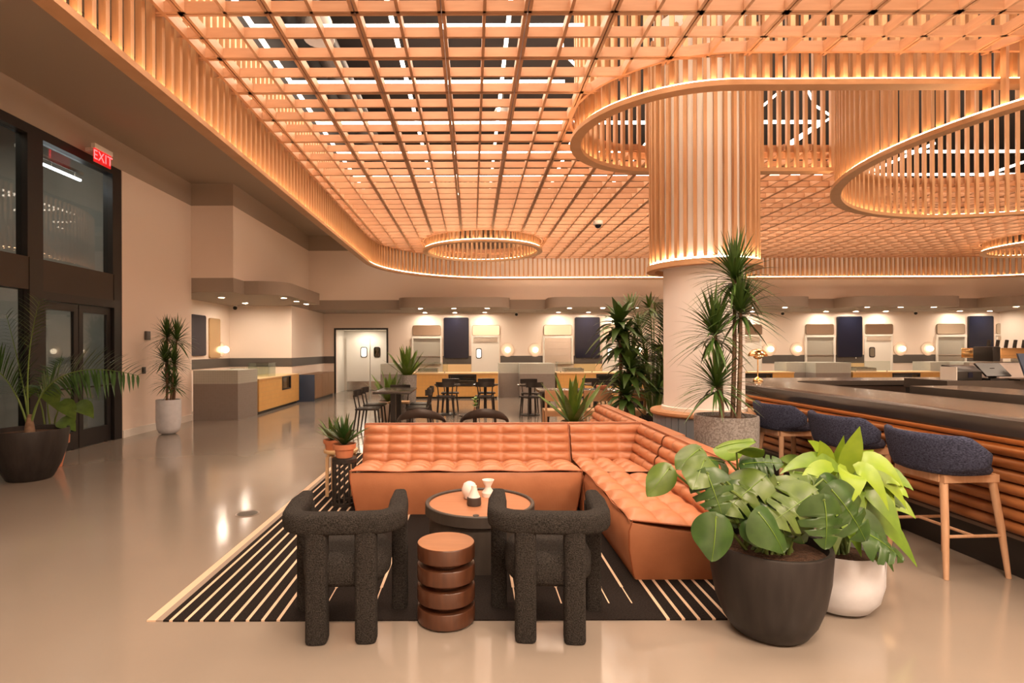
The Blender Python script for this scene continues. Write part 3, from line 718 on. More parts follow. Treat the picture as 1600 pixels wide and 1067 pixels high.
MB().lathe([(.05, 0), (.05, -.04)], 12).build('base', white, t); MB().sphere((0, -.02, -.07), .055, 12, 8).build('dome', black_metal, t)

# ------------------------------------------------------------------ rug
RX, RY0, RY1 = 1.80, 3.07, 8.0
xs = [-RX, -RX + .045, -RX + .10]
st = []
for s in (-1, 1):
    for k in range(8): st.append((s * (1.075 + .0845 * k), .019, RY0, True))
for x in (-.855, -.573, -.29, .25, .517, .796, .93): st.append((x, .017, 3.26, False))
ivs = sorted([(x - w_ / 2, x + w_ / 2, full_) for x, w_, y, full_ in st])
m = MB()
def strip(x0, x1, y0, y1, mi): m.box(x0, x1, y0, y1, .0, .009, mi)
strip(-RX, -RX + .05, RY0, RY1, 1); strip(-RX + .05, -RX + .09, RY0, RY1, 2); strip(RX - .09, RX - .05, RY0, RY1, 2); strip(RX - .05, RX, RY0, RY1, 1)
cur = -RX + .09
for a, b_, fl in ivs:
    strip(cur, a, RY0, RY1, 0)
    if fl: strip(a, b_, RY0, RY1, 1)
    else:
        strip(a, b_, RY0, 3.26, 0); q = (b_ - a) * .28
        strip(a, a + q, 3.26, 3.48, 0); strip(b_ - q, b_, 3.26, 3.48, 0); strip(a + q, b_ - q, 3.26, 3.48, 1); strip(a, b_, 3.48, RY1, 1)
    cur = b_
strip(cur, RX - .09, RY0, RY1, 0)
tag(m.build('striped_rug', [rug_d, rug_c, rug_g], smooth=False), 'dark woven rug with thin cream stripes under the seating group', 'rug')

# ------------------------------------------------------------------ leather sectional
RUGZ = .009
def sofa_prof():
    seat = [(.02, .405), (.58, .355)]; back = [(.60, .36), (.735, .715)]
    return seat, back
def taper(x, W, z):
    k = .055 * max(0, 1 - z / .36)
    return k + x * (W - 2 * k) / W
def pil(t): return abs(math.sin(PI * t)) ** .5
def make_module(name, label, W, ncol, loc, rz):
    root = thing(name, label, 'sofa', loc, rz, 'leather sofa modules')
    # shell
    prof = [(.06, .0), (.028, .10), (.005, .22), (0, .33), (.02, .385), (.30, .33), (.60, .30), (.66, .34), (.755, .70), (.77, .72), (.87, .72), (.90, .70), (.90, .3), (.87, .0)]
    rings = []
    for x in (0, .012, W - .012, W):
        e = x in (0, W)
        ring_ = []
        for d, z in prof:
            if e: d2 = .45 + (d - .45) * .975; z2 = z * .985
            else: d2, z2 = d, z
            ring_.append((taper(x, W, z2), d2, z2))
        rings.append(ring_)
    MB().loft(rings, True, True).build('body', leather, root, ang=50)
    # quilted seat and back
    seat, back = sofa_prof(); rows = []
    def seg(a, b_, nt, nrm):
        for q in range(nt):
            for r_ in range(9 if q == nt - 1 else 8):
                t = (q + r_ / 8) / nt
                rows.append((a[0] + (b_[0] - a[0]) * t, a[1] + (b_[1] - a[1]) * t, pil(r_ / 8), nrm))
    seg(seat[0], seat[1], 3, (.08, .996)); seg(back[0], back[1], 4, (-.935, .355))
    vs_ = []; NC = ncol * 8
    for d, z, pr, nr in rows:
        line = []
        for c in range(NC + 1):
            u = c / NC; pc = pil((u * ncol) % 1.0 if c < NC else 0)
            h = .052 * pr * pc - .006
            line.append((.006 + u * (W - .012), d + nr[0] * h, z + nr[1] * h))
        vs_.append(line)
    g = MB(); g.loft(vs_, False, False)
    g.build('quilted_cushion', leather, root, ang=180)
    # piping
    p = MB()
    p.tube([(taper(x_, W, .4), .012 - .004 * math.sin(x_ * 14), .402 + .006 * math.sin(x_ * 11)) for x_ in [W * k / 24 for k in range(25)]], .0055, 6)
    p.build('front_piping', pipe_m, root)
    MB().tube([(W * k / 4, .742, .728) for k in range(5)], .006, 6).build('back_piping', pipe_m, root)
    for x in (0, W):
        MB().tube([(taper(x, W, z), d, z) for d, z in [(.05, .03), (.015, .2), (.008, .33), (.03, .40), (.3, .37), (.57, .345), (.62, .37), (.735, .715), (.88, .715), (.885, .3), (.865, .03)]], .005, 6).build('side_piping', pipe_m, root)
    return root
make_module('sofa_module', 'long cognac leather three-seat module behind the round coffee table', 2.08, 9, (-1.10, 4.96, RUGZ), 0)
make_module('sofa_module', 'cognac leather two-seat module next to the black planter, facing left', 1.42, 6, (.985, 4.955, RUGZ), -PI / 2)
make_module('sofa_module', 'cognac leather module behind the corner sofa, beside the tiled column foot', 1.78, 8, (.985, 7.68, RUGZ), -PI / 2)
# corner module
ct = thing('sofa_module', 'cognac leather corner module joining the two sofa runs', 'sofa', (.985, 4.965, RUGZ), 0, 'leather sofa modules')
Wc = .915
MB().prism([(.0, .0), (Wc, .0), (Wc, Wc), (.0, Wc)], 0, .33).box(.755, Wc, 0, Wc, .33, .72).box(0, .755, .755, Wc, .33, .72).build('body', leather, ct, bevel=.012)
pr = []
for q in range(3):
    for r_ in range(8): t_ = (q + r_ / 8) / 3; pr.append((.01 + .57 * t_, .395 - .03 * t_, pil(r_ / 8)))
for q in range(4):
    for r_ in range(9 if q == 3 else 8): t_ = (q + r_ / 8) / 4; pr.append((.60 + .135 * t_, .36 + .355 * t_, pil(r_ / 8)))
g = []
n0 = 24
for j, (dv, zv, pv) in enumerate(pr):
    line = []
    for i, (du, zu, pu) in enumerate(pr):
        x_, y_ = du, dv; z = max(zu, zv)
        if i < n0 and j < n0: line.append((x_, y_, z + .05 * pu * pv - .005))
        elif j >= n0 and (i < n0 or zv >= zu): h = .05 * pv * pil(du / .245 % 1.0) - .005; line.append((x_, y_ - h * .93, z + h * .35))
        else: h = .05 * pu * pil(dv / .245 % 1.0) - .005; line.append((x_ - h * .93, y_, z + h * .35))
    g.append(line)
MB().loft(g, False, False).build('quilted_cushion', leather, ct, ang=180)
MB().tube([(0, .742, .728), (.742, .742, .728), (.742, 0, .728)], .006, 6).build('back_piping', pipe_m, ct)
MB().tube([(.004, 0, .36), (.004, .0, .02)], .005, 6).build('seam_piping', pipe_m, ct)

# ------------------------------------------------------------------ boucle armchairs (seen from behind)
def make_armchair(label, loc, rz):
    root = thing('boucle_armchair', label, 'armchair', loc, rz, 'charcoal armchairs')
    # horseshoe band: open end at +y
    path = [(-.27, .40), (-.275, .25), (-.275, .12)] + [(-.155 + .12 * math.cos(a), .12 - .0 + .12 * math.sin(a) - .0) for a in [PI + PI / 2 * k / 6 for k in range(1, 7)]]
    path += [(-.05, -.005), (.05, -.005)] + [(.155 + .12 * math.cos(a), .12 + .12 * math.sin(a)) for a in [1.5 * PI + PI / 2 * k / 6 for k in range(0, 6)]] + [(.275, .12), (.275, .25), (.27, .40)]
    rings = []
    n = len(path)
    for i, p in enumerate(path):
        t = (Vector(path[min(i + 1, n - 1)]) - Vector(path[max(i - 1, 0)])).normalized(); nn = Vector((-t.y, t.x))
        hz, hw = .055, .052
        zc = .605 + .03 * min(1, max(0, (p[1] - .12) / .28))
        e = .72 if i in (0, n - 1) else 1
        rings.append([(p[0] + nn.x * hw * e * cx_, p[1] + nn.y * hw * e * cx_, zc + hz * e * sz_) for cx_, sz_ in
                      [(math.copysign(abs(math.cos(q)) ** .55, math.cos(q)), math.copysign(abs(math.sin(q)) ** .55, math.sin(q))) for q in [2 * PI * k / 16 for k in range(16)]]])
    MB().loft(rings).build('back_band', boucle, root, ang=60)
    def leg(x, y, r_, w_, top):
        rg = []
        for z, k in ((0, .93), (.012, 1), (top - .07, 1), (top, 1.0 if r_ else 1.0)):
            rg.append([(x + w_ * k * math.copysign(abs(math.cos(q)) ** .5, math.cos(q)), y + .052 * k * math.copysign(abs(math.sin(q)) ** .5, math.sin(q)), z) for q in [2 * PI * kk / 16 for kk in range(16)]])
        MB().loft(rg).build('leg', boucle, root, ang=60)
    leg(-.125, .005, 1, .056, .60); leg(.125, .005, 1, .056, .60)
    leg(-.27, .37, 0, .046, .61); leg(.27, .37, 0, .046, .61)
    # drum seat
    prof = [(.02, .27), (.21, .272), (.232, .30), (.235, .385), (.215, .425), (.15, .44), (.02, .445)]
    sm = MB(); sm.loft([[(r_ * math.copysign(abs(math.cos(q)) ** .8, math.cos(q)), .215 + r_ * math.copysign(abs(math.sin(q)) ** .8, math.sin(q)), z) for q in [2 * PI * k / 32 for k in range(32)]] for r_, z in prof])
    sm.build('seat', boucle, root, ang=60)
    return root
make_armchair('charcoal boucle armchair seen from behind, left of the stacked-disc table', (-.675, 2.86, .004), R(3))
make_armchair('charcoal boucle armchair seen from behind, right of the stacked-disc table', (.395, 2.86, .004), R(-4))

# stacked-disc side table
t = thing('disc_table', 'dark walnut side table of four stacked discs between the armchairs', 'side table', (fx(696, 3.09), 3.09, .009))
for k in range(4):
    z = .113 * k
    MB().lathe([(.155, z), (.160, z + .006), (.160, z + .078), (.156, z + .084), (.02, z + .0841)], 40).build('disc', walnut if k < 3 else walnut, t)
    if k < 3: MB().lathe([(.10, z + .084), (.10, z + .113)], 32).build('neck', walnut, t)
MB().lathe([(.155, .4232), (.155, .4245), (.001, .4246)], 40).build('top_veneer', walnut_top, t)
# coffee table
t = thing('coffee_table', 'round coffee table with wooden inset top and dark drum body', 'coffee table', (fx(749, 4.03), 4.03, RUGZ))
cd = mat('table_dark', (.040, .031, .026), .5, noise=((30, 30, 3), (.055, .043, .036), .25))
MB().lathe([(.365, 0), (.365, .30), (.394, .315), (.394, .385), (.388, .39), (.372, .39), (.366, .385), (.366, .36)], 56, caps=False).build('body', cd, t)
MB().lathe([(.366, .365), (.366, .374), (.04, .3741), (.001, .3741)], 56).build('inset_top', mat('teak_top', (.46, .20, .10), .4, noise=((3, 40, 3), (.36, .145, .07), .25)), t)
MB().lathe([(.022, .3745), (.022, .377), (.001, .3771)], 16, (-.03, -.30, 0)).build('finger_hole', black_metal, t)
TT = RUGZ + .3742
cer = mat('white_ceramic', (.80, .72, .68), .5)
tag(MB().lathe([(.02, 0), (.04, .008), (.058, .05), (.058, .075), (.042, .115), (.02, .128), (.001, .13)], 24).build('egg_vase', cer, loc=(fx(733, 4.15), 4.15, TT)), 'smooth white egg-shaped ornament on the coffee table', 'ornament')
t = thing('cone_bottle', 'white cone bottle with dark base on the coffee table', 'bottle', (fx(740, 3.98), 3.98, TT))
MB().lathe([(.048, 0), (.052, .01), (.050, .055), (.045, .06)], 24).build('base', mat('dark_ceramic', (.05, .04, .036), .5), t)
MB().lathe([(.044, .06), (.02, .115), (.019, .14), (.001, .141)], 24).build('cone', cer, t)
t = MB().lathe([(.046, 0), (.048, .03), (.022, .065), (.021, .075), (.045, .12), (.046, .125), (.038, .125), (.015, .078), (.001, .075)], 24).build('hourglass_vase', cer, loc=(fx(762, 4.22), 4.22, TT))
tag(t, 'white hourglass-shaped vase on the coffee table', 'vase')

# two little stools with plants
t = thing('wooden_stool', 'pale wooden stool with round seat beside the sofa end', 'stool', (-1.36, 5.76, RUGZ))
MB().lathe([(.17, .43), (.175, .435), (.175, .455), (.17, .46)], 32).build('seat', mat('birch', (.74, .52, .28), .45), t)
for k in range(4):
    a = PI / 4 + k * PI / 2; c, s = math.cos(a), math.sin(a)
    MB().tube([(.09 * c, .09 * s, .42), (.145 * c, .145 * s, .415), (.162 * c, .162 * s, .385), (.165 * c, .165 * s, 0)], .018, 8).build('leg', palewood, t)
t = thing('black_stool', 'narrow black slatted stool beside the sofa end', 'stool', (-1.235, 5.36, RUGZ))
MB().lathe([(.105, .40), (.118, .41), (.118, .445), (.105, .455)], 28).build('seat', black_wood, t)
for k in range(14):
    a = 2 * PI * k / 14
    MB().bar((.108 * math.cos(a), .108 * math.sin(a), .0), (.108 * math.cos(a), .108 * math.sin(a), .41), .016, .02).build('slat', black_wood, t)
ribbon(arc(0, 0, .108, 0, 2 * PI, 24)[:-1], -.012, .012, 0, .03, True).build('foot_ring', black_wood, t)

# ------------------------------------------------------------------ plants
def blade(mb, base, tip, w_, arch=0., side_hint=None, seg=6, shape='lance', fold=.12, up=(0, 0, 1)):
    a = Vector(base); b_ = Vector(tip); up = Vector(up); mid = (a + b_) / 2 + up * arch
    rows = []
    for i in range(seg + 1):
        t = i / seg
        p = a * (1 - t) ** 2 + mid * 2 * t * (1 - t) + b_ * t * t
        d = ((mid - a) * (1 - t) + (b_ - mid) * t).normalized()
        s = d.cross(Vector(side_hint) if side_hint else up)
        if s.length < .05: s = d.cross(Vector((.3, 1, .1)))
        s.normalize(); n = s.cross(d)
        if shape == 'lance': k = math.sin(PI * min(1, .08 + .92 * t) ** .75)
        elif shape == 'strap': k = (1 - t ** 3) * (.7 + .6 * t * (1 - t))
        elif shape == 'spear': k = math.sin(PI * (.12 + .88 * t) ** .9) ** .7
        else: k = 1
        k = max(k, .03) * w_ / 2
        rows.append([p - s * k + n * (fold * k), p, p + s * k + n * (fold * k)])
    mb.loft(rows, False, False)
    return mb
def rosette(name, parent, c, N, L, w_, mt, emin=-25, emax=85, droop=.28, seed=0):
    rnd = random.Random(seed); m = MB(); c = Vector(c)
    for k in range(N):
        az = 2 * PI * (k * .618 + rnd.random() * .1); el = R(emin + (emax - emin) * ((k + .5) / N) ** .8); l = L * rnd.uniform(.75, 1.1)
        d = Vector((math.cos(az) * math.cos(el), math.sin(az) * math.cos(el), math.sin(el)))
        tip = c + d * l - Vector((0, 0, droop * l * math.cos(el)))
        blade(m, c + d * .02 - Vector((0, 0, .10 * (1 - k / N))), tip, w_ * rnd.uniform(.8, 1.1), droop * l * .45 * math.cos(el), None, 5, 'strap', .25)
    return m.build(name, mt, parent, ang=180)
def pot(name, parent, prof, mt, soil_z, soil_r):
    MB().lathe(prof, 40, caps=False).build(name, mt, parent)
    MB().lathe([(soil_r, soil_z), (soil_r * .5, soil_z + .012), (.001, soil_z + .015)], 24, caps=False).build('soil', soil, parent)

# striped-leaf dracaenas on canes
def dracaena(label, loc, potfn, canes, leafw, mt, seed, nleaf=64):
    t = thing('potted_dracaena', label, 'potted plant', loc)
    z0 = potfn(t)
    for k, (x, y, z, L, bx, by) in enumerate(canes):
        MB().tube([(bx, by, z0 - .02), ((bx * .6 + x * .4) + .01, by * .6 + y * .4, z0 + (z - z0) * .5), (x, y, z)], [.022, .019, .014], 8).build('cane', bark, t)
        rosette('leaf_rosette', t, (x, y, z), nleaf, L, leafw, mt, -40, 86, .42, seed + k)
    return t
def terrazzo(t):
    pot('pot', t, [(.001, 0), (.24, 0), (.25, .01), (.268, .88), (.264, .905), (.245, .905), (.24, .85)], pot_grey, .87, .243); return .88
s = 4.95 / F; px0 = 1134
def dz(y): return fz(y, 4.95)
dracaena('tall spiky dracaena on bare canes in the speckled grey cylinder pot', (fx(1134, 4.95), 4.95, 0), terrazzo,
         [(.09, .02, dz(428), .44, .06, 0), (.11, -.05, dz(480), .40, .085, -.05), (-.10, .0, dz(515), .44, -.02, .03), (-.11, -.06, dz(596), .42, -.06, -.05)], .032, leaf_dr, 11, 110)
def whitepot(t):
    pot('pot', t, [(.001, 0), (.10, 0), (.155, .03), (.19, .10), (.205, .25), (.205, .60), (.20, .615), (.185, .61), (.18, .55)], pot_white, .57, .185); return .58
dracaena('spiky dracaena in a tall white pot against the peach wall', (fx(263, 9.95), 9.95, 0), whitepot,
         [(-.02, 0, 1.78, .40, -.03, 0), (.14, .03, 1.72, .43, .05, .03), (-.02, -.05, 1.35, .43, 0, -.05), (.12, -.03, 1.3, .34, .06, -.04), (-.05, .06, .95, .34, -.06, .05), (.10, 0, .9, .3, .1, 0)], .036, leaf_dr, 31, 80)

# monstera in the black planter
MX, MY = fx(1200, 2.96), 2.96
t = thing('potted_monstera', 'broad-leaved monstera in the big black tapered planter', 'potted plant', (MX, MY, RUGZ))
pot('pot', t, [(.001, 0), (.175, 0), (.19, .012), (.23, .075), (.264, .17), (.287, .30), (.298, .45), (.293, .462), (.274, .46), (.268, .40)], pot_black, .415, .27)
def monstera_leaf(name, parent, base, tip, w_, nrm, mt, seed, split=True):
    rnd = random.Random(seed); a = Vector(base); b_ = Vector(tip); n = Vector(nrm).normalized(); d = (b_ - a); L = d.length; d.normalize()
    s = d.cross(n).normalized(); n = s.cross(d); rows = []; T = 44
    cuts = [(.36, .026), (.54, .026), (.72, .026)] if split else []
    for i in range(T + 1):
        t_ = i / T
        k = (math.sin(PI * (t_ ** .72)) ** .62) * (1.06 - .35 * t_)
        line = []
        for sd in (-1, 1):
            kk = k
            for c, h in cuts:
                c2 = c + .02 * sd
                if abs(t_ - c2) < h: kk = k * .36
            back = -.13 * L * (1 - t_) ** 3 * (1 if t_ < .5 else 0)
            side = []
            for q in (1.0, .55):
                x = sd * kk * w_ / 2 * q
                fw = L * .22 * (1 - t_) * q * 0 + back * q + L * .10 * q * t_ * (1 - t_)
                dr = -.55 * (kk * q) ** 2 * w_ / 2 - .30 * L * t_ * t_ + .03 * L * math.sin(9 * t_ + sd)*q
                side.append(a + d * (L * t_ + fw) + s * x + n * dr)
            line.append(side)
        mid = a + d * (L * t_) - n * (.30 * L * t_ * t_ + .006)
        rows.append([line[0][0], line[0][1], mid, line[1][1], line[1][0]])
    lf = MB().loft(rows, False, False).build(name, mt, parent, ang=180)
    MB().tube([r_[2] + n * .0015 for r_ in rows[::4]], [.0032 * (1 - i / 14) for i in range(len(rows[::4]))], 5).build('midrib', leaf_g, lf)
    return lf
def wl_(px, py, Y, O): return Vector((fx(px, Y) - O[0], Y - O[1], fz(py, Y)))
# (base px, tip px, depth, width, material, split)
ML = [((1120, 703), (1150, 690), 3.1, .20, leaf_g, 0), ((1150, 706), (1166, 700), 2.95, .18, leaf_g, 0), ((1092, 705), (1058, 728), 2.95, .17, leaf_m, 0), ((1100, 722), (1092, 742), 2.8, .18, leaf_m, 0),
      ((1045, 735), (1014, 775), 2.85, .15, leaf_m, 0), ((1104, 742), (1120, 782), 2.75, .22, leaf_d, 1), ((1118, 812), (1118, 858), 2.68, .21, leaf_d, 0),
      ((1190, 752), (1140, 790), 2.85, .28, leaf_m, 1), ((1215, 758), (1236, 800), 2.85, .28, leaf_m, 1), ((1185, 805), (1225, 850), 2.7, .22, leaf_d, 0),
      ((1270, 775), (1225, 805), 2.75, .28, leaf_m, 1), ((1300, 770), (1345, 820), 2.78, .30, leaf_d, 1), ((1288, 785), (1300, 848), 2.68, .24, leaf_d, 1),
      ((1160, 728), (1195, 722), 3.05, .2, leaf_d, 1), ((1130, 725), (1105, 715), 3.1, .2, leaf_d, 1), ((1240, 740), (1290, 745), 3.15, .24, leaf_m, 1),
      ((1350, 835), (1415, 865), 2.95, .24, leaf_d, 1), ((1170, 820), (1180, 848), 2.75, .12, leaf_d, 0), ((1200, 745), (1165, 775), 3.0, .26, leaf_m, 1), ((1250, 760), (1270, 800), 3.0, .26, leaf_d, 1)]
rnd = random.Random(23)
for k in range(16):
    az = 2.4 * k; q = .3 + .7 * rnd.random(); bx = 1205 + 85 * math.cos(az) * q; by = 800 - 50 * rnd.random()
    ML.append(((bx, by), (bx + 45 * math.cos(az), by + 20 + 25 * rnd.random()), 3.05 - .22 * math.sin(az), .17 + .09 * rnd.random(), (leaf_d, leaf_m, leaf_d)[k % 3], k % 2))
for k, (b0, t0, Y, w_, mt, sp_) in enumerate(ML):
    b_ = wl_(*b0, Y, (MX, MY)); tp = wl_(*t0, Y - .06, (MX, MY))
    d_ = (tp - b_); tp = b_ + d_.normalized() * max(d_.length, w_ * .95)
    nrm = Vector((.45 * math.sin(k * 2.1), -.62 + .25 * math.cos(k * 1.7), .8))
    lf = monstera_leaf('leaf', t, b_, tp, w_, nrm, mt, k, sp_)
    root = Vector((.12 * math.cos(k * 2.4), .10 * math.sin(k * 2.4), .41))
    MB().tube([root, root.lerp(b_, .5) + Vector((0, .02, .05)), b_], [.010, .008, .005], 6).build('stalk', stem_g, t)

# lime plant in the white pot
LX, LY = fx(1306, 3.23), 3.23
t = thing('lime_plant', 'bright lime broad-leaved plant in the round white pot', 'potted plant', (LX, LY, 0))
pot('pot', t, [(.001, 0), (.12, 0), (.165, .02), (.21, .08), (.232, .17), (.235, .34), (.229, .35), (.215, .345), (.21, .28)], pot_white, .30, .212)
LL = [((1318, 745), (1343, 668), 3.2, .095, .02, leaf_l), ((1300, 745), (1318, 682), 3.3, .07, .02, leaf_l), ((1325, 740), (1335, 792), 3.0, .12, .10, leaf_l), ((1300, 740), (1262, 690), 3.3, .09, .05, leaf_l),
      ((1290, 745), (1280, 690), 3.2, .10, .03, leaf_l), ((1300, 730), (1240, 780), 3.1, .07, .10, leaf_l), ((1310, 735), (1218, 742), 3.15, .075, .13, leaf_g), ((1335, 735), (1388, 800), 3.1, .085, .14, leaf_l),
      ((1340, 725), (1412, 765), 3.2, .09, .13, leaf_l), ((1345, 735), (1418, 800), 3.25, .085, .13, leaf_l), ((1350, 770), (1410, 845), 3.15, .09, .12, leaf_g), ((1340, 790), (1432, 888), 3.2, .09, .12, leaf_g),
      ((1330, 800), (1395, 895), 3.05, .10, .10, leaf_d), ((1320, 800), (1372, 885), 3.0, .08, .08, leaf_m), ((1310, 800), (1345, 872), 2.98, .09, .06, leaf_g), ((1300, 800), (1305, 868), 2.98, .085, .05, leaf_m),
      ((1300, 745), (1255, 735), 3.3, .09, .06, leaf_g), ((1320, 760), (1370, 790), 3.3, .09, .06, leaf_g), ((1300, 770), (1270, 790), 3.2, .10, .05, leaf_g), ((1320, 765), (1350, 830), 3.15, .09, .08, leaf_g),
      ((1310, 755), (1290, 735), 3.45, .1, .04, leaf_g), ((1325, 745), (1380, 725), 3.45, .09, .06, leaf_g), ((1330, 780), (1400, 830), 3.35, .1, .08, leaf_m), ((1305, 790), (1325, 850), 3.1, .09, .05, leaf_m),
      ((1290, 760), (1245, 765), 3.3, .09, .07, leaf_m), ((1315, 750), (1365, 705), 3.5, .08, .05, leaf_l), ((1330, 760), (1405, 740), 3.5, .085, .09, leaf_g)]
rnd = random.Random(19)
for k in range(46):
    az = 2.4 * k; rr_ = rnd.uniform(.35, 1.0); px = 1318 + 70 * math.cos(az) * rr_; py = 790 - 45 * rnd.random()
    LL.append(((px, py), (px + 62 * math.cos(az) * rnd.uniform(.6, 1.1), py + rnd.uniform(-35, 60)), 3.36 + .17 * math.sin(az), .085, .08, (leaf_g, leaf_l, leaf_m, leaf_l)[k % 4]))
for k, (b0, t0, Y, w_, ar, mt) in enumerate(LL):
    b_ = wl_(*b0, Y + .08, (LX, LY)); tp = wl_(*t0, Y - .02, (LX, LY))
    m = MB(); blade(m, b_, tp, w_ * 1.35, ar, (.15 * math.sin(k), -.8, .5), 9, 'lance', .18)
    m.build('leaf', mt, t, ang=180)
    if k % 2 == 0:
        MB().tube([(.05 * math.cos(k), .05 * math.sin(k), .29), b_ * .5 + Vector((0, 0, .15)), b_], [.008, .007, .005], 6).build('stalk', stem_g, t)

# arching palm in the dark bowl, left edge
PXm, PYm = -5.17, 6.5
t = thing('potted_palm', 'arching feather palm in the big dark bowl at the left edge', 'potted plant', (PXm, PYm, 0))
pot('pot', t, [(.001, 0), (.21, 0), (.23, .02), (.30, .16), (.36, .35), (.385, .57), (.38, .585), (.36, .58), (.35, .5)], pot_black, .53, .357)
def frond(name, parent, base, ctrl, tip, L, n=26, w_=.03, mt=leaf_d, start=.3, flat=.55, seed=0, twist=(0, 0, 1)):
    rnd = random.Random(seed); a, c, b_ = Vector(base), Vector(ctrl), Vector(tip); m = MB(); pts = []
    for i in range(13):
        q = i / 12; pts.append(a * (1 - q) ** 2 + c * 2 * q * (1 - q) + b_ * q * q)
    for i in range(n):
        q = start + (1 - start) * i / (n - 1)
        p = a * (1 - q) ** 2 + c * 2 * q * (1 - q) + b_ * q * q; d = ((c - a) * (1 - q) + (b_ - c) * q).normalized()
        s = d.cross(Vector(twist)); s.normalize(); u = s.cross(d)
        s.normalize()
        l = L * (math.sin(PI * (.15 + .8 * (i / n))) ** .7) * rnd.uniform(.85, 1.1)
        for sd in (-1, 1):
            dr = (d * .62 + s * sd * .75 + u * rnd.uniform(.05, .3)).normalized()
            blade(m, p, p + dr * l - Vector((0, 0, .22 * l)), w_, .10 * l, None, 4, 'lance', .2)
    f_ = m.build(name, mt, parent, ang=180)
    MB().tube(pts, [.013 * (1 - .8 * i / 12) for i in range(13)], 6).build('stalk', stem_g, f_)
    return f_
def pw(px, py, Y): return wl_(px, py, Y, (PXm, PYm))
b0 = (0.0, 0, .53)
frond('frond', t, b0, pw(60, 545, 6.5), pw(215, 585, 6.3), .46, 30, .03, leaf_d, .3, seed=1, twist=(0, -.85, .5))
frond('frond', t, b0, pw(20, 570, 6.6), pw(-40, 560, 6.4), .42, 26, .03, leaf_d, .3, seed=2, twist=(0, -.85, .5))
frond('frond', t, b0, pw(35, 560, 6.5), pw(62, 468, 6.5), .34, 14, .022, leaf_m, .62, seed=3, twist=(0, -1, 0))
frond('frond', t, b0, pw(40, 600, 6.7), pw(10, 490, 7.0), .40, 24, .03, leaf_d, .35, seed=4, twist=(0, -.85, .5))
frond('frond', t, b0, pw(60, 600, 6.9), pw(100, 560, 7.4), .36, 22, .03, leaf_d, .4, seed=5, twist=(0, -.85, .5))
MB().tube([(0, 0, .5), (0, 0, .62), (0, 0, .75)], [.06, .045, .02], 10).build('trunk', bark, t)
# terracotta pot with philodendron behind it
QX, QY = -5.43, 7.15
t = thing('potted_philodendron', 'big-leaved plant in a terracotta pot half hidden behind the dark bowl', 'potted plant', (QX, QY, 0))
pot('pot', t, [(.001, 0), (.13, 0), (.19, .30), (.21, .30), (.215, .40), (.20, .405), (.185, .40), (.18, .35)], terra, .36, .185)
for k, (b1, t1, Y, w_) in enumerate((((72, 600), (90, 640), 7.0, .22), ((95, 625), (118, 655), 6.95, .2), ((120, 628), (146, 652), 7.0, .2), ((92, 655), (118, 672), 6.85, .2), ((55, 600), (45, 620), 7.1, .18))):
    b_ = wl_(*b1, Y, (QX, QY)); tp = wl_(*t1, Y - .1, (QX, QY))
    blade(MB(), b_, tp, w_, .06, (.1, -.7, .7), 10, 'lance', .1).build('leaf', leaf_m, t, ang=180)
    MB().tube([(.03 * math.cos(k), .03 * math.sin(k), .36), b_ * .5 + Vector((0, 0, .2)), b_], [.012, .01, .006], 6).build('stalk', stem_g, t)
# terracotta pots on the two stools
for k, (x, y, z, r_, lab, n, L) in enumerate(((-1.235, 5.36, RUGZ + .455, .108, 'small leafy plant in terracotta pot on the black stool', 40, .34), (-1.45, 5.74, RUGZ + .46, .085, 'small spreading plant in terracotta pot on the pale wooden stool', 18, .32))):
    t = thing('small_potted_plant', lab, 'potted plant', (x, y, z), 0, 'terracotta pots on stools')
    pot('pot', t, [(.001, 0), (r_ * .72, 0), (r_ * .86, r_ * .75), (r_, r_ * .76), (r_ * 1.04, r_ * 1.18), (r_ * .95, r_ * 1.2), (r_ * .88, r_)], terra, r_ * .98, r_ * .88)
    m = MB(); rnd = random.Random(5 + k)
    for q in range(n):
        az = 2.4 * q; el = R(25 + 60 * (q / n)); l = L * rnd.uniform(.6, 1); d = Vector((math.cos(az) * math.cos(el), math.sin(az) * math.cos(el), math.sin(el)))
        b_ = Vector((0, 0, r_)) + d * .02
        blade(m, b_, b_ + d * l - Vector((0, 0, .1 * l)), .042, .03, None, 5, 'lance', .2)
    m.build('leaves', leaf_d if k == 0 else leaf_m, t, ang=180)
# upright strap-leaved plants
def strap_plant(label, loc, potprof, potmat, sz, n, L, w_, seed, mt=leaf_s, spread=55):
    t = thing('strap_leaf_plant', label, 'potted plant', loc, 0, 'strap-leaved plants')
    pot('pot', t, potprof, potmat, sz, potprof[-2][0])
    rnd = random.Random(seed)
    for q in range(n):
        az = 2.4 * q + rnd.uniform(-.2, .2); el = R(90 - spread * (1 - (q + .5) / n) - 6); l = L * rnd.uniform(.75, 1.05); d = Vector((math.cos(az) * math.cos(el), math.sin(az) * math.cos(el), math.sin(el)))
        b_ = Vector((0, 0, sz)) + Vector((d.x, d.y, 0)) * .05
        blade(MB(), b_, b_ + d * l, w_, .03, (math.sin(az), -math.cos(az), .05) if False else None, 7, 'spear', .2).build('leaf', mt, t, ang=180)
    return t
strap_plant('striped strap-leaved plant just behind the leather sofa back', (fx(895, 8.25), 8.25, 0), [(.001, 0), (.14, 0), (.17, .05), (.18, .42), (.17, .43), (.16, .38)], mat('pot_peach', (.62, .42, .30), .6), .38, 22, .80, .095, 3)
strap_plant('strap-leaved plant in the tall grey square planter near the double doors', (fx(636, 12.1), 12.1, 0), [(.001, 0), (.17, 0), (.18, .02), (.21, .92), (.20, .94), (.19, .9)], pot_grey, .88, 26, .72, .10, 8)
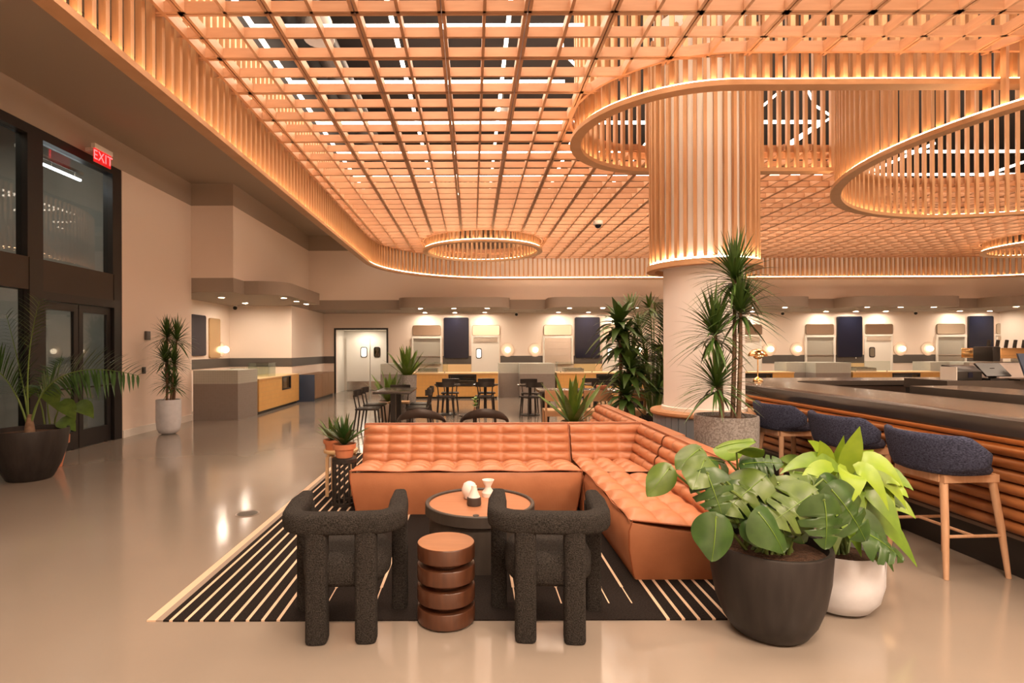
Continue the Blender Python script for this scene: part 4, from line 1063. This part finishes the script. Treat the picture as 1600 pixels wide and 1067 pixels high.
strap_plant('strap-leaved plant in a pale round pot behind the square table', (fx(608, 11.75), 11.75, 0), [(.001, 0), (.14, 0), (.2, .08), (.22, .40), (.21, .41), (.2, .36)], mat('pot_beige', (.6, .47, .38), .6), .37, 20, .72, .10, 9)
# tall corn plant and bamboo palm left of the column
t = thing('corn_plant', 'tall dark-leaved corn plant left of the white column', 'potted plant', (fx(972, 8.7), 8.7, 0))
pot('pot', t, [(.001, 0), (.17, 0), (.2, .05), (.21, .40), (.2, .41), (.19, .36)], pot_black, .37, .19)
for k, (x, y, z, L) in enumerate(((-.04, 0, fz(505, 8.7), .52), (.0, .05, fz(535, 8.7), .46), (.10, -.05, fz(575, 8.7), .48), (.03, -.1, fz(615, 8.7), .42))):
    MB().tube([(x * .6, y * .6, .36), (x, y, z)], [.02, .015], 8).build('cane', bark, t)
    m = MB(); rnd = random.Random(40 + k)
    for q in range(34):
        az = 2.4 * q; el = R(-25 + 95 * (q / 34)); l = L * 1.08 * rnd.uniform(.75, 1.05); d = Vector((math.cos(az) * math.cos(el), math.sin(az) * math.cos(el), math.sin(el)))
        c = Vector((x, y, z - .12 + .005 * q)); blade(m, c, c + d * l - Vector((0, 0, .45 * l * math.cos(el))), .125, .30 * l * math.cos(el), None, 6, 'lance', .2)
    m.build('leaf_head', leaf_dr, t, ang=180)
t = thing('bamboo_palm', 'tall feathery palm between the corn plant and the white column', 'potted plant', (fx(1022, 9.2), 9.2, 0))
pot('pot', t, [(.001, 0), (.17, 0), (.2, .05), (.21, .40), (.2, .41), (.19, .36)], pot_black, .37, .19)
rnd = random.Random(77)
for k in range(26):
    az = 2.4 * k; h = .5 + 1.6 * (((k * 7) % 26) / 26) ** 1.3; rch = rnd.uniform(.25, .55)
    b_ = Vector((.08 * math.cos(az), .08 * math.sin(az), .36)); c = b_ + Vector((.1 * math.cos(az), .1 * math.sin(az), h * 1.05)); tp = b_ + Vector((rch * math.cos(az), rch * math.sin(az), h * .95))
    frond('frond', t, b_, c, tp, .40, 20, .045, leaf_m if k % 3 else leaf_d, .42, seed=80 + k, twist=(.2 * math.cos(k), -.85, .45))

# ------------------------------------------------------------------ bar
BXF = 3.30
ol = [(BXF, -.5), (BXF, 6.6)] + [(BXF + 1.1 + 1.1 * math.cos(a), 6.95 + 1.15 * math.sin(a)) for a in [PI - PI / 2 * k / 10 for k in range(0, 11)]] + [(11.0, 8.10)]
def offset_path(path, d):
    out = []; n = len(path)
    for i, p in enumerate(path):
        t = Vector(path[min(i + 1, n - 1)]) - Vector(path[max(i - 1, 0)]); t.normalize(); out.append((p[0] + t.y * d, p[1] - t.x * d))
    return out
bar_ = thing('bar_counter', 'long bar with dark polished top and horizontal wooden half-round front', 'bar', (0, 0, 0))
def dense(path, step=.25):
    out = []
    for i in range(len(path) - 1):
        a, b_ = Vector(path[i]), Vector(path[i + 1]); n = max(1, int((b_ - a).length / step))
        for k in range(n): out.append(tuple(a.lerp(b_, k / n)))
    out.append(tuple(path[-1])); return out
D = ol
# top with bullnose: profile across (offset to the inside, z)
prof = [(.0, 1.035), (.006, 1.055), (.025, 1.068), (.05, 1.07), (.81, 1.07), (.81, 1.0), (.10, .985), (.05, .955), (.02, .975), (.004, 1.005)]
prof = [(.0, 1.02), (.008, 1.05), (.03, 1.067), (.05, 1.07), (.81, 1.07), (.81, 1.01), (.10, .93), (.05, .93), (.018, .95), (.003, .985)]
rings = []
offs = {d: offset_path(D, d) for d, _ in prof}
for i in range(len(D)): rings.append([(offs[d][i][0], offs[d][i][1], z) for d, z in prof])
MB().loft(rings).build('top', bartop, bar_, ang=30)
b0_, b1_ = offset_path(D, .24), offset_path(D, .78)
rings = [[(b0_[i][0], b0_[i][1], .27), (b1_[i][0], b1_[i][1], .0), (b1_[i][0], b1_[i][1], 1.0), (b0_[i][0], b0_[i][1], .95)] for i in range(len(D))]
MB().loft(rings).build('core', mat('bar_core', (.05, .028, .018), .5), bar_)
for k in range(8):
    z = .325 + .082 * k
    p_ = offset_path(D, .235)
    ringsw = []
    for i in range(len(D)):
        o_ = [offset_path(D, .24 - .05 * math.cos(a))[i] for a in [0]]
        rr_ = []
        for q in range(9):
            a = -PI / 2 + PI * q / 8
            dd = offs.setdefault(round(.245 - .05 * math.cos(a), 4), offset_path(D, round(.245 - .05 * math.cos(a), 4)))
            rr_.append((dd[i][0], dd[i][1], z + .039 * math.sin(a)))
        ringsw.append(rr_)
    MB().loft(ringsw).build('half_round_rail', barwood, bar_)
kp0, kp1 = offset_path(D, .26), offset_path(D, .30)
MB().loft([[(kp0[i][0], kp0[i][1], 0), (kp1[i][0], kp1[i][1], 0), (kp1[i][0], kp1[i][1], .25), (kp0[i][0], kp0[i][1], .25)] for i in range(len(D))]).build('kick_board', black_metal, bar_)
fr0, fr1 = offset_path(D, .235), offset_path(D, .265)
MB().loft([[(fr0[i][0], fr0[i][1], .25), (fr1[i][0], fr1[i][1], .25), (fr1[i][0], fr1[i][1], .275), (fr0[i][0], fr0[i][1], .275)] for i in range(len(D))]).build('kick_trim', mat('kick_trim', (.16, .12, .10), .35), bar_)
le0, le1 = offset_path(D, .13), offset_path(D, .15)
# under-counter LED line of the bar
MB().loft([[(le0[i][0], le0[i][1], .918), (le1[i][0], le1[i][1], .918), (le1[i][0], le1[i][1], .928), (le0[i][0], le0[i][1], .928)] for i in range(len(D))]).build('under_top_light', emis('bar_led', (1, .55, .25), 7), bar_)
# inner raised shelf, second slab, till gear
t = thing('back_bar_shelf', 'dark raised shelf inside the bar running along the near side', 'shelf', (4.42, 2.2, 0))
MB().box(0, .55, 0, 3.38, 0, 1.0).build('carcass', black_wood, t); MB().box(-.02, .57, -.02, 3.40, 1.0, 1.115).build('slab', bartop, t)
t = thing('till_counter', 'dark low counter block carrying the till inside the bar', 'counter', (fx(1480, 6.2), 6.2, 0))
MB().box(0, 1.6, 0, .6, 0, 1.02).build('carcass', black_wood, t); MB().box(-.01, 1.61, -.01, .61, 1.02, 1.13).build('slab', bartop, t)
tz = 1.13
bp_ = mat('black_plastic', (.018, .016, .015), .3)
t = thing('receipt_printer', 'black receipt printer on the dark counter inside the bar', 'printer', (fx(1503, 6.35), 6.35, tz))
MB().loft([[(-.14, y, 0), (.14, y, 0), (.14, y, h), (-.14, y, h)] for y, h in ((-.1, .10), (0, .16), (.12, .17))]).build('body', bp_, t, bevel=.008)
MB().box(-.15, -.141, -.1, .12, 0, .15).build('side_plate', white, t); MB().box(-.02, .03, -.105, -.10, .03, .09).build('paper_slot', screen_m, t)
t = thing('till_terminal', 'angled black till terminal with stand inside the bar', 'till', (fx(1551, 6.3), 6.3, tz))
MB().box(-.10, .10, -.08, .1, 0, .02).build('base', bp_, t); MB().bar((0, 0, .02), (0, .03, .13), .05, .05).build('stand', bp_, t)
MB().loft([[(-.14, -.08, .05), (.14, -.08, .05), (.14, -.06, .04), (-.14, -.06, .04)], [(-.14, .07, .19), (.14, .07, .19), (.14, .09, .18), (-.14, .09, .18)]]).build('display', bp_, t)
t = thing('till_terminal', 'upright black tilted screen at the picture edge inside the bar', 'till', (fx(1597, 6.2), 6.2, tz))
MB().box(-.10, .10, -.08, .1, 0, .02).build('base', bp_, t); MB().loft([[(-.05, -.1, .03), (.3, -.1, .03), (.3, -.08, .02), (-.05, -.08, .02)], [(.0, .05, .30), (.3, .05, .30), (.3, .07, .30), (.0, .07, .30)]]).build('display', navy, t)
t = thing('espresso_machine', 'brass and white espresso machine with cup row at the right edge', 'coffee machine', (fx(1560, 7.5), 7.45, 1.07))
MB().box(.05, 1.0, .1, .55, 0, .22).build('body', cer, t, bevel=.01)
MB().box(-.02, 1.0, .0, .6, .28, .42).build('brass_hood', gold, t, bevel=.01); MB().box(-.12, -.02, .0, .3, .24, .44).build('side_cap', bp_, t, bevel=.01)
MB().box(.1, .2, .2, .5, .22, .28).build('group_head', steel, t); MB().box(.6, .7, .2, .5, .22, .28).build('group_head', steel, t)
MB().box(0, 1.0, .05, .6, -.0, .02).build('drip_tray', steel, t)
for k in range(6): MB().bar((.0 + .12 * k, .2, .42), (.02 + .12 * k, .2, .53), .028, .028).build('tap_handle', bp_, t)
# brass table lamp
t = thing('table_lamp', 'brass dome table lamp standing on the bar corner', 'lamp', (fx(1184, 7.15), 7.15, 1.07))
MB().lathe([(.055, 0), (.062, .006), (.055, .03), (.03, .05), (.012, .06), (.007, .065)], 24).build('base', gold, t)
MB().tube([(0, 0, .06), (0, 0, .30)], .0075, 8).build('pole', gold, t)
MB().lathe([(.004, .285), (.03, .288), (.05, .305), (.055, .33)], 24, caps=False).build('lower_bowl', gold, t)
MB().lathe([(.118, .325), (.112, .35), (.09, .385), (.055, .41), (.015, .42), (.001, .422)], 32, caps=False).build('dome_shade', gold, t)
MB().sphere((0, 0, .34), .03, 12, 8).build('bulb', emis('bulb_glow', (1, .7, .4), 12), t)

# bar stools
def bar_stool(label, loc, rz):
    t = thing('bar_stool', label, 'bar stool', loc, rz, 'bar stools along the bar')     # faces +x, back at -x
    for sx_ in (-1, 1):
        for sy_ in (-1, 1):
            MB().tube([(.165 * sx_ + .0, .165 * sy_, .665), (.19 * sx_, .205 * sy_, .33), (.212 * sx_, .235 * sy_, 0)], [.024, .022, .015], 10).build('leg', stoolwood, t)
    fr = MB(); fr.box(-.19, .19, -.20, -.165, .615, .665).box(-.19, .19, .165, .20, .615, .665).box(-.20, -.165, -.165, .165, .615, .665).box(.165, .20, -.165, .165, .615, .665)
    fr.build('seat_frame', stoolwood, t)
    for y in (-.212, .212): MB().tube([(-.19, y, .27), (.19, y, .27)], .011, 8).build('stretcher', stoolwood, t)
    MB().tube([(.0, -.21, .27), (.0, .21, .27)], .011, 8).build('stretcher', stoolwood, t)
    # seat pad
    sp_ = [(.03, .66), (.18, .662), (.215, .675), (.225, .70), (.21, .735), (.16, .755), (.03, .762)]
    m = MB(); m.loft([[(-.035 + r_ * 1.0 * math.copysign(abs(math.cos(q)) ** .75, math.cos(q)), r_ * 1.2 * math.copysign(abs(math.sin(q)) ** .75, math.sin(q)), z) for q in [2 * PI * k / 28 for k in range(28)]] for r_, z in sp_])
    m.build('seat', denim, t, ang=180)
    # wrap-around low back
    rings_ = []
    for k in range(25):
        a = R(100) + R(160) * k / 24; e = abs(k - 12) / 12
        top = .935 - .10 * max(0, e - .72) / .28; bot = .665 + .075 * e ** 2; th = .026 * (1 - .35 * max(0, e - .85) / .15)
        ro = [(1 + .0), 0]
        cxp, cyp = .27 * math.cos(a) * 1.0 + .03, .335 * math.sin(a)
        nx, ny = math.cos(a), math.sin(a)
        lean = .05
        rg = []
        for q in range(12):
            b_ = 2 * PI * q / 12; zz_ = (top + bot) / 2 + (top - bot) / 2 * math.copysign(abs(math.sin(b_)) ** .5, math.sin(b_)); off = th * math.copysign(abs(math.cos(b_)) ** .7, math.cos(b_)) + lean * ((zz_ - bot) / .27)
            rg.append((cxp + nx * off, cyp + ny * off, zz_))
        rings_.append(rg)
    MB().loft(rings_).build('backrest', denim, t, ang=180)
    return t
bar_stool('navy upholstered bar stool nearest the camera, legs fully in view', (3.255, 3.84, 0), R(3))
bar_stool('navy upholstered bar stool behind the lime plant', (3.27, 4.80, 0), R(2))
bar_stool('navy upholstered bar stool behind the speckled grey pot', (3.27, 5.78, 0), R(2))

# ------------------------------------------------------------------ dining area
def cafe_chair(label, loc, rz, seatmat=black_wood, frame=black_wood, grp='black cafe chairs'):
    t = thing('cafe_chair', label, 'chair', loc, rz, grp)       # faces +y, back at -y
    for sx_ in (-1, 1):
        MB().tube([(.16 * sx_, .16, .44), (.19 * sx_, .20, 0)], [.017, .012], 8).build('leg', frame, t)
        MB().tube([(.15 * sx_, -.16, .44), (.19 * sx_, -.22, 0)], [.017, .012], 8).build('leg', frame, t)
        MB().tube([(.14 * sx_, -.16, .44), (.165 * sx_, -.21, .70)], [.014, .012], 8).build('back_post', frame, t)
    MB().prism([(-.19, -.18), (.19, -.18), (.215, .18), (.19, .21), (-.19, .21), (-.215, .18)], .435, .465).build('seat', seatmat, t, bevel=.008)
    p_ = [(.23 * math.sin(a), -.235 + .07 * (1 - math.cos(a)) * 2.2, 0) for a in [R(-62) + R(124) * k / 14 for k in range(15)]]
    MB().loft([[(x, y - .011, .67 + .004), (x, y + .011, .67), (x, y + .013, .775), (x, y - .009, .78)] for x, y, _ in p_]).build('backrest', frame, t)
    return t
cane = mat('cane_seat', (.62, .40, .22), .6)
# square table
t = thing('dining_table', 'dark rectangular table on two posts left of the round tables', 'table', (-1.42, 10.35, 0))
MB().box(-.33, .33, -.60, .60, .71, .745).build('tabletop', mat('table_top_dark', (.05, .042, .037), .22), t, bevel=.006)
for y in (-.38, .38):
    MB().bar((0, y, .02), (0, y, .71), .09, .09).build('post', black_metal, t); MB().box(-.24, .24, y - .05, y + .05, 0, .02).build('foot', black_metal, t)
cafe_chair('black cafe chair at the left side of the rectangular table, nearer the camera', (-1.86, 9.85, 0), R(-90))
cafe_chair('black cafe chair at the left side of the rectangular table, farther back', (-1.86, 10.55, 0), R(-90))
cafe_chair('black cafe chair at the right side of the rectangular table, nearer the camera', (-.98, 10.05, 0), R(90))
cafe_chair('black cafe chair at the right side of the rectangular table, farther back', (-.98, 10.7, 0), R(90))
cafe_chair('woven-seat black chair at the far end of the rectangular table', (-1.45, 11.05, 0), R(180), cane)
# round bistro tables with spindle stools
def bistro(label, x, y):
    t = thing('bistro_table', label, 'table', (x, y, 0), 0, 'round bistro tables')
    MB().lathe([(.29, .66), (.30, .67), (.30, .69), (.29, .695)], 36).build('tabletop', MATS['table_top_dark'], t)
    MB().tube([(0, 0, .02), (0, 0, .66)], .035, 12).build('post', black_metal, t)
    MB().lathe([(.22, 0), (.22, .015), (.05, .03)], 32).build('foot', black_metal, t)
nm = ['left round bistro table in front of the yellow counter', 'right round bistro table in front of the yellow counter', 'round bistro table in front of the grey tiled divider', 'round bistro table beyond the long dark table']
for k, (px, Y) in enumerate(((699, 12.8), (758, 12.8), (828, 12.6), (930, 12.8))):
    bistro(nm[k], fx(px, Y), Y)
    w_ = ['left round bistro table', 'right round bistro table', 'bistro table by the grey divider', 'bistro table beyond the long table'][k]
    cafe_chair('black cafe chair in front of the ' + w_, (fx(px, Y) - .02, Y - .5, 0), R(0 if k != 2 else 20), grp='chairs at bistro tables')
    cafe_chair('black cafe chair behind the ' + w_, (fx(px, Y) + .04, Y + .55, 0), R(180), grp='chairs at bistro tables')
# long table with pale chairs
t = thing('long_table', 'long dark communal table behind the sofa', 'table', (fx(925, 10.2), 10.2, 0))
MB().box(-1.0, 1.0, -.38, .38, .705, .75).build('tabletop', MATS['table_top_dark'], t, bevel=.008)
for x in (-.86, .86): MB().loft([[(x - .05, -.09, 0), (x + .05, -.09, 0), (x + .05, .09, 0), (x - .05, .09, 0)], [(x - .08, -.16, .705), (x + .08, -.16, .705), (x + .08, .16, .705), (x - .08, .16, .705)]]).build('slab_leg', black_wood, t)
MB().box(-.78, .78, -.02, .02, .35, .42).build('stretcher', black_wood, t)
for k, px in enumerate((870, 930, 982)):
    Y = 9.55
    t = thing('wooden_chair', ['leftmost', 'middle', 'rightmost'][k] + ' pale wooden chair at the near side of the long table', 'chair', (fx(px, Y), Y, 0), 0, 'pale chairs at the long table')
    ch = mat('chair_wood', (.55, .30, .155), .45) if k == 0 else MATS['chair_wood']
    for sx_ in (-1, 1):
        MB().bar((.21 * sx_, .19, 0), (.21 * sx_, .19, .46), .035, .035).build('leg', ch, t); MB().bar((.215 * sx_, -.21, 0), (.215 * sx_, -.20, .80), .035, .035).build('leg', ch, t)
    MB().box(-.22, .22, -.2, .22, .43, .46).build('seat', cane, t, bevel=.006)
    MB().loft([[(x, -.205 - .05 * (1 - (x / .22) ** 2), z) for z in (.62, .80)] + [(x, -.225 - .05 * (1 - (x / .22) ** 2), z) for z in (.80, .62)] for x in [-.22 + .44 * q / 8 for q in range(9)]]).build('backrest', ch, t)
    MB().box(-.2, .2, -.205, -.175, .36, .43).build('rear_rail', ch, t)
t = thing('table_planter', 'tiny pink box planter on the long table', 'planter', (fx(940, 10.2), 10.2, .75))
MB().box(-.09, .09, -.06, .06, 0, .075).build('box', terra, t, bevel=.006)
m = MB()
for q in range(9): blade(m, (.05 * math.cos(q * 2.4), .03 * math.sin(q * 2.4), .07), (.07 * math.cos(q * 2.4), .06 * math.sin(q * 2.4), .12), .03, .01, None, 3, 'lance')
m.build('leaves', leaf_d, t, ang=180)
# crescent-backed lounge chairs behind the sofa
for k, px in enumerate((656, 757)):
    Y = 7.05
    t = thing('crescent_chair', ['left', 'right'][k] + ' dark crescent-backed armchair just behind the long sofa', 'armchair', (fx(px, Y), Y + .22, RUGZ + .001), 0, 'crescent-backed chairs')
    rg = []
    for q in range(21):
        a = R(-88) + R(176) * q / 20; e = abs(q - 10) / 10; hz = .052 * (1 - e ** 1.8) + .010; zc = .54 + .14 * (1 - e ** 1.7)
        x, y = .30 * math.sin(a), -.26 * math.cos(a) + .0
        rg.append([(x + math.sin(a) * .022 * cc, y - math.cos(a) * .022 * cc, zc + hz * ss) for cc, ss in [(math.cos(b_), math.sin(b_)) for b_ in [2 * PI * j / 10 for j in range(10)]]])
    MB().loft(rg).build('crescent_back', mat('dark_stain', (.045, .030, .024), .4) if k == 0 else MATS['dark_stain'], t)
    MB().lathe([(.02, .40), (.22, .405), (.235, .42), (.235, .44), (.22, .45), (.02, .452)], 28).build('seat', black_wood, t)
    for sx_ in (-1, 1):
        MB().tube([(.20 * sx_, .16, .44), (.21 * sx_, .20, 0)], [.016, .013], 8).build('leg', black_wood, t)
        MB().tube([(.13 * sx_, -.21, .64), (.17 * sx_, -.23, 0)], [.016, .013], 8).build('leg', black_wood, t)
t = thing('bud_vase', 'small bud vase with pale green sprig on a low table behind the sofa', 'vase', (fx(742, 8.35), 8.35, .52))
MB().lathe([(.03, 0), (.035, .03), (.018, .08), (.015, .11)], 14).build('vase', mat('brown_glass', (.2, .1, .05), .2), t)
m = MB()
for q in range(12): blade(m, (0, 0, .1 + .012 * q), (.07 * math.cos(q * 2.4), .07 * math.sin(q * 2.4), .13 + .012 * q), .045, .015, None, 4, 'lance')
m.build('sprig', leaf_g, t, ang=180)
t = thing('low_table', 'small low dark round table behind the sofa between the crescent chairs', 'table', (fx(742, 8.35), 8.35, 0), 0)
MB().lathe([(.24, .49), (.25, .5), (.25, .515), (.24, .52)], 30).build('tabletop', MATS['table_top_dark'], t)
MB().tube([(0, 0, .015), (0, 0, .49)], .025, 10).build('post', black_metal, t); MB().lathe([(.16, 0), (.16, .012), (.03, .02)], 24).build('foot', black_metal, t)
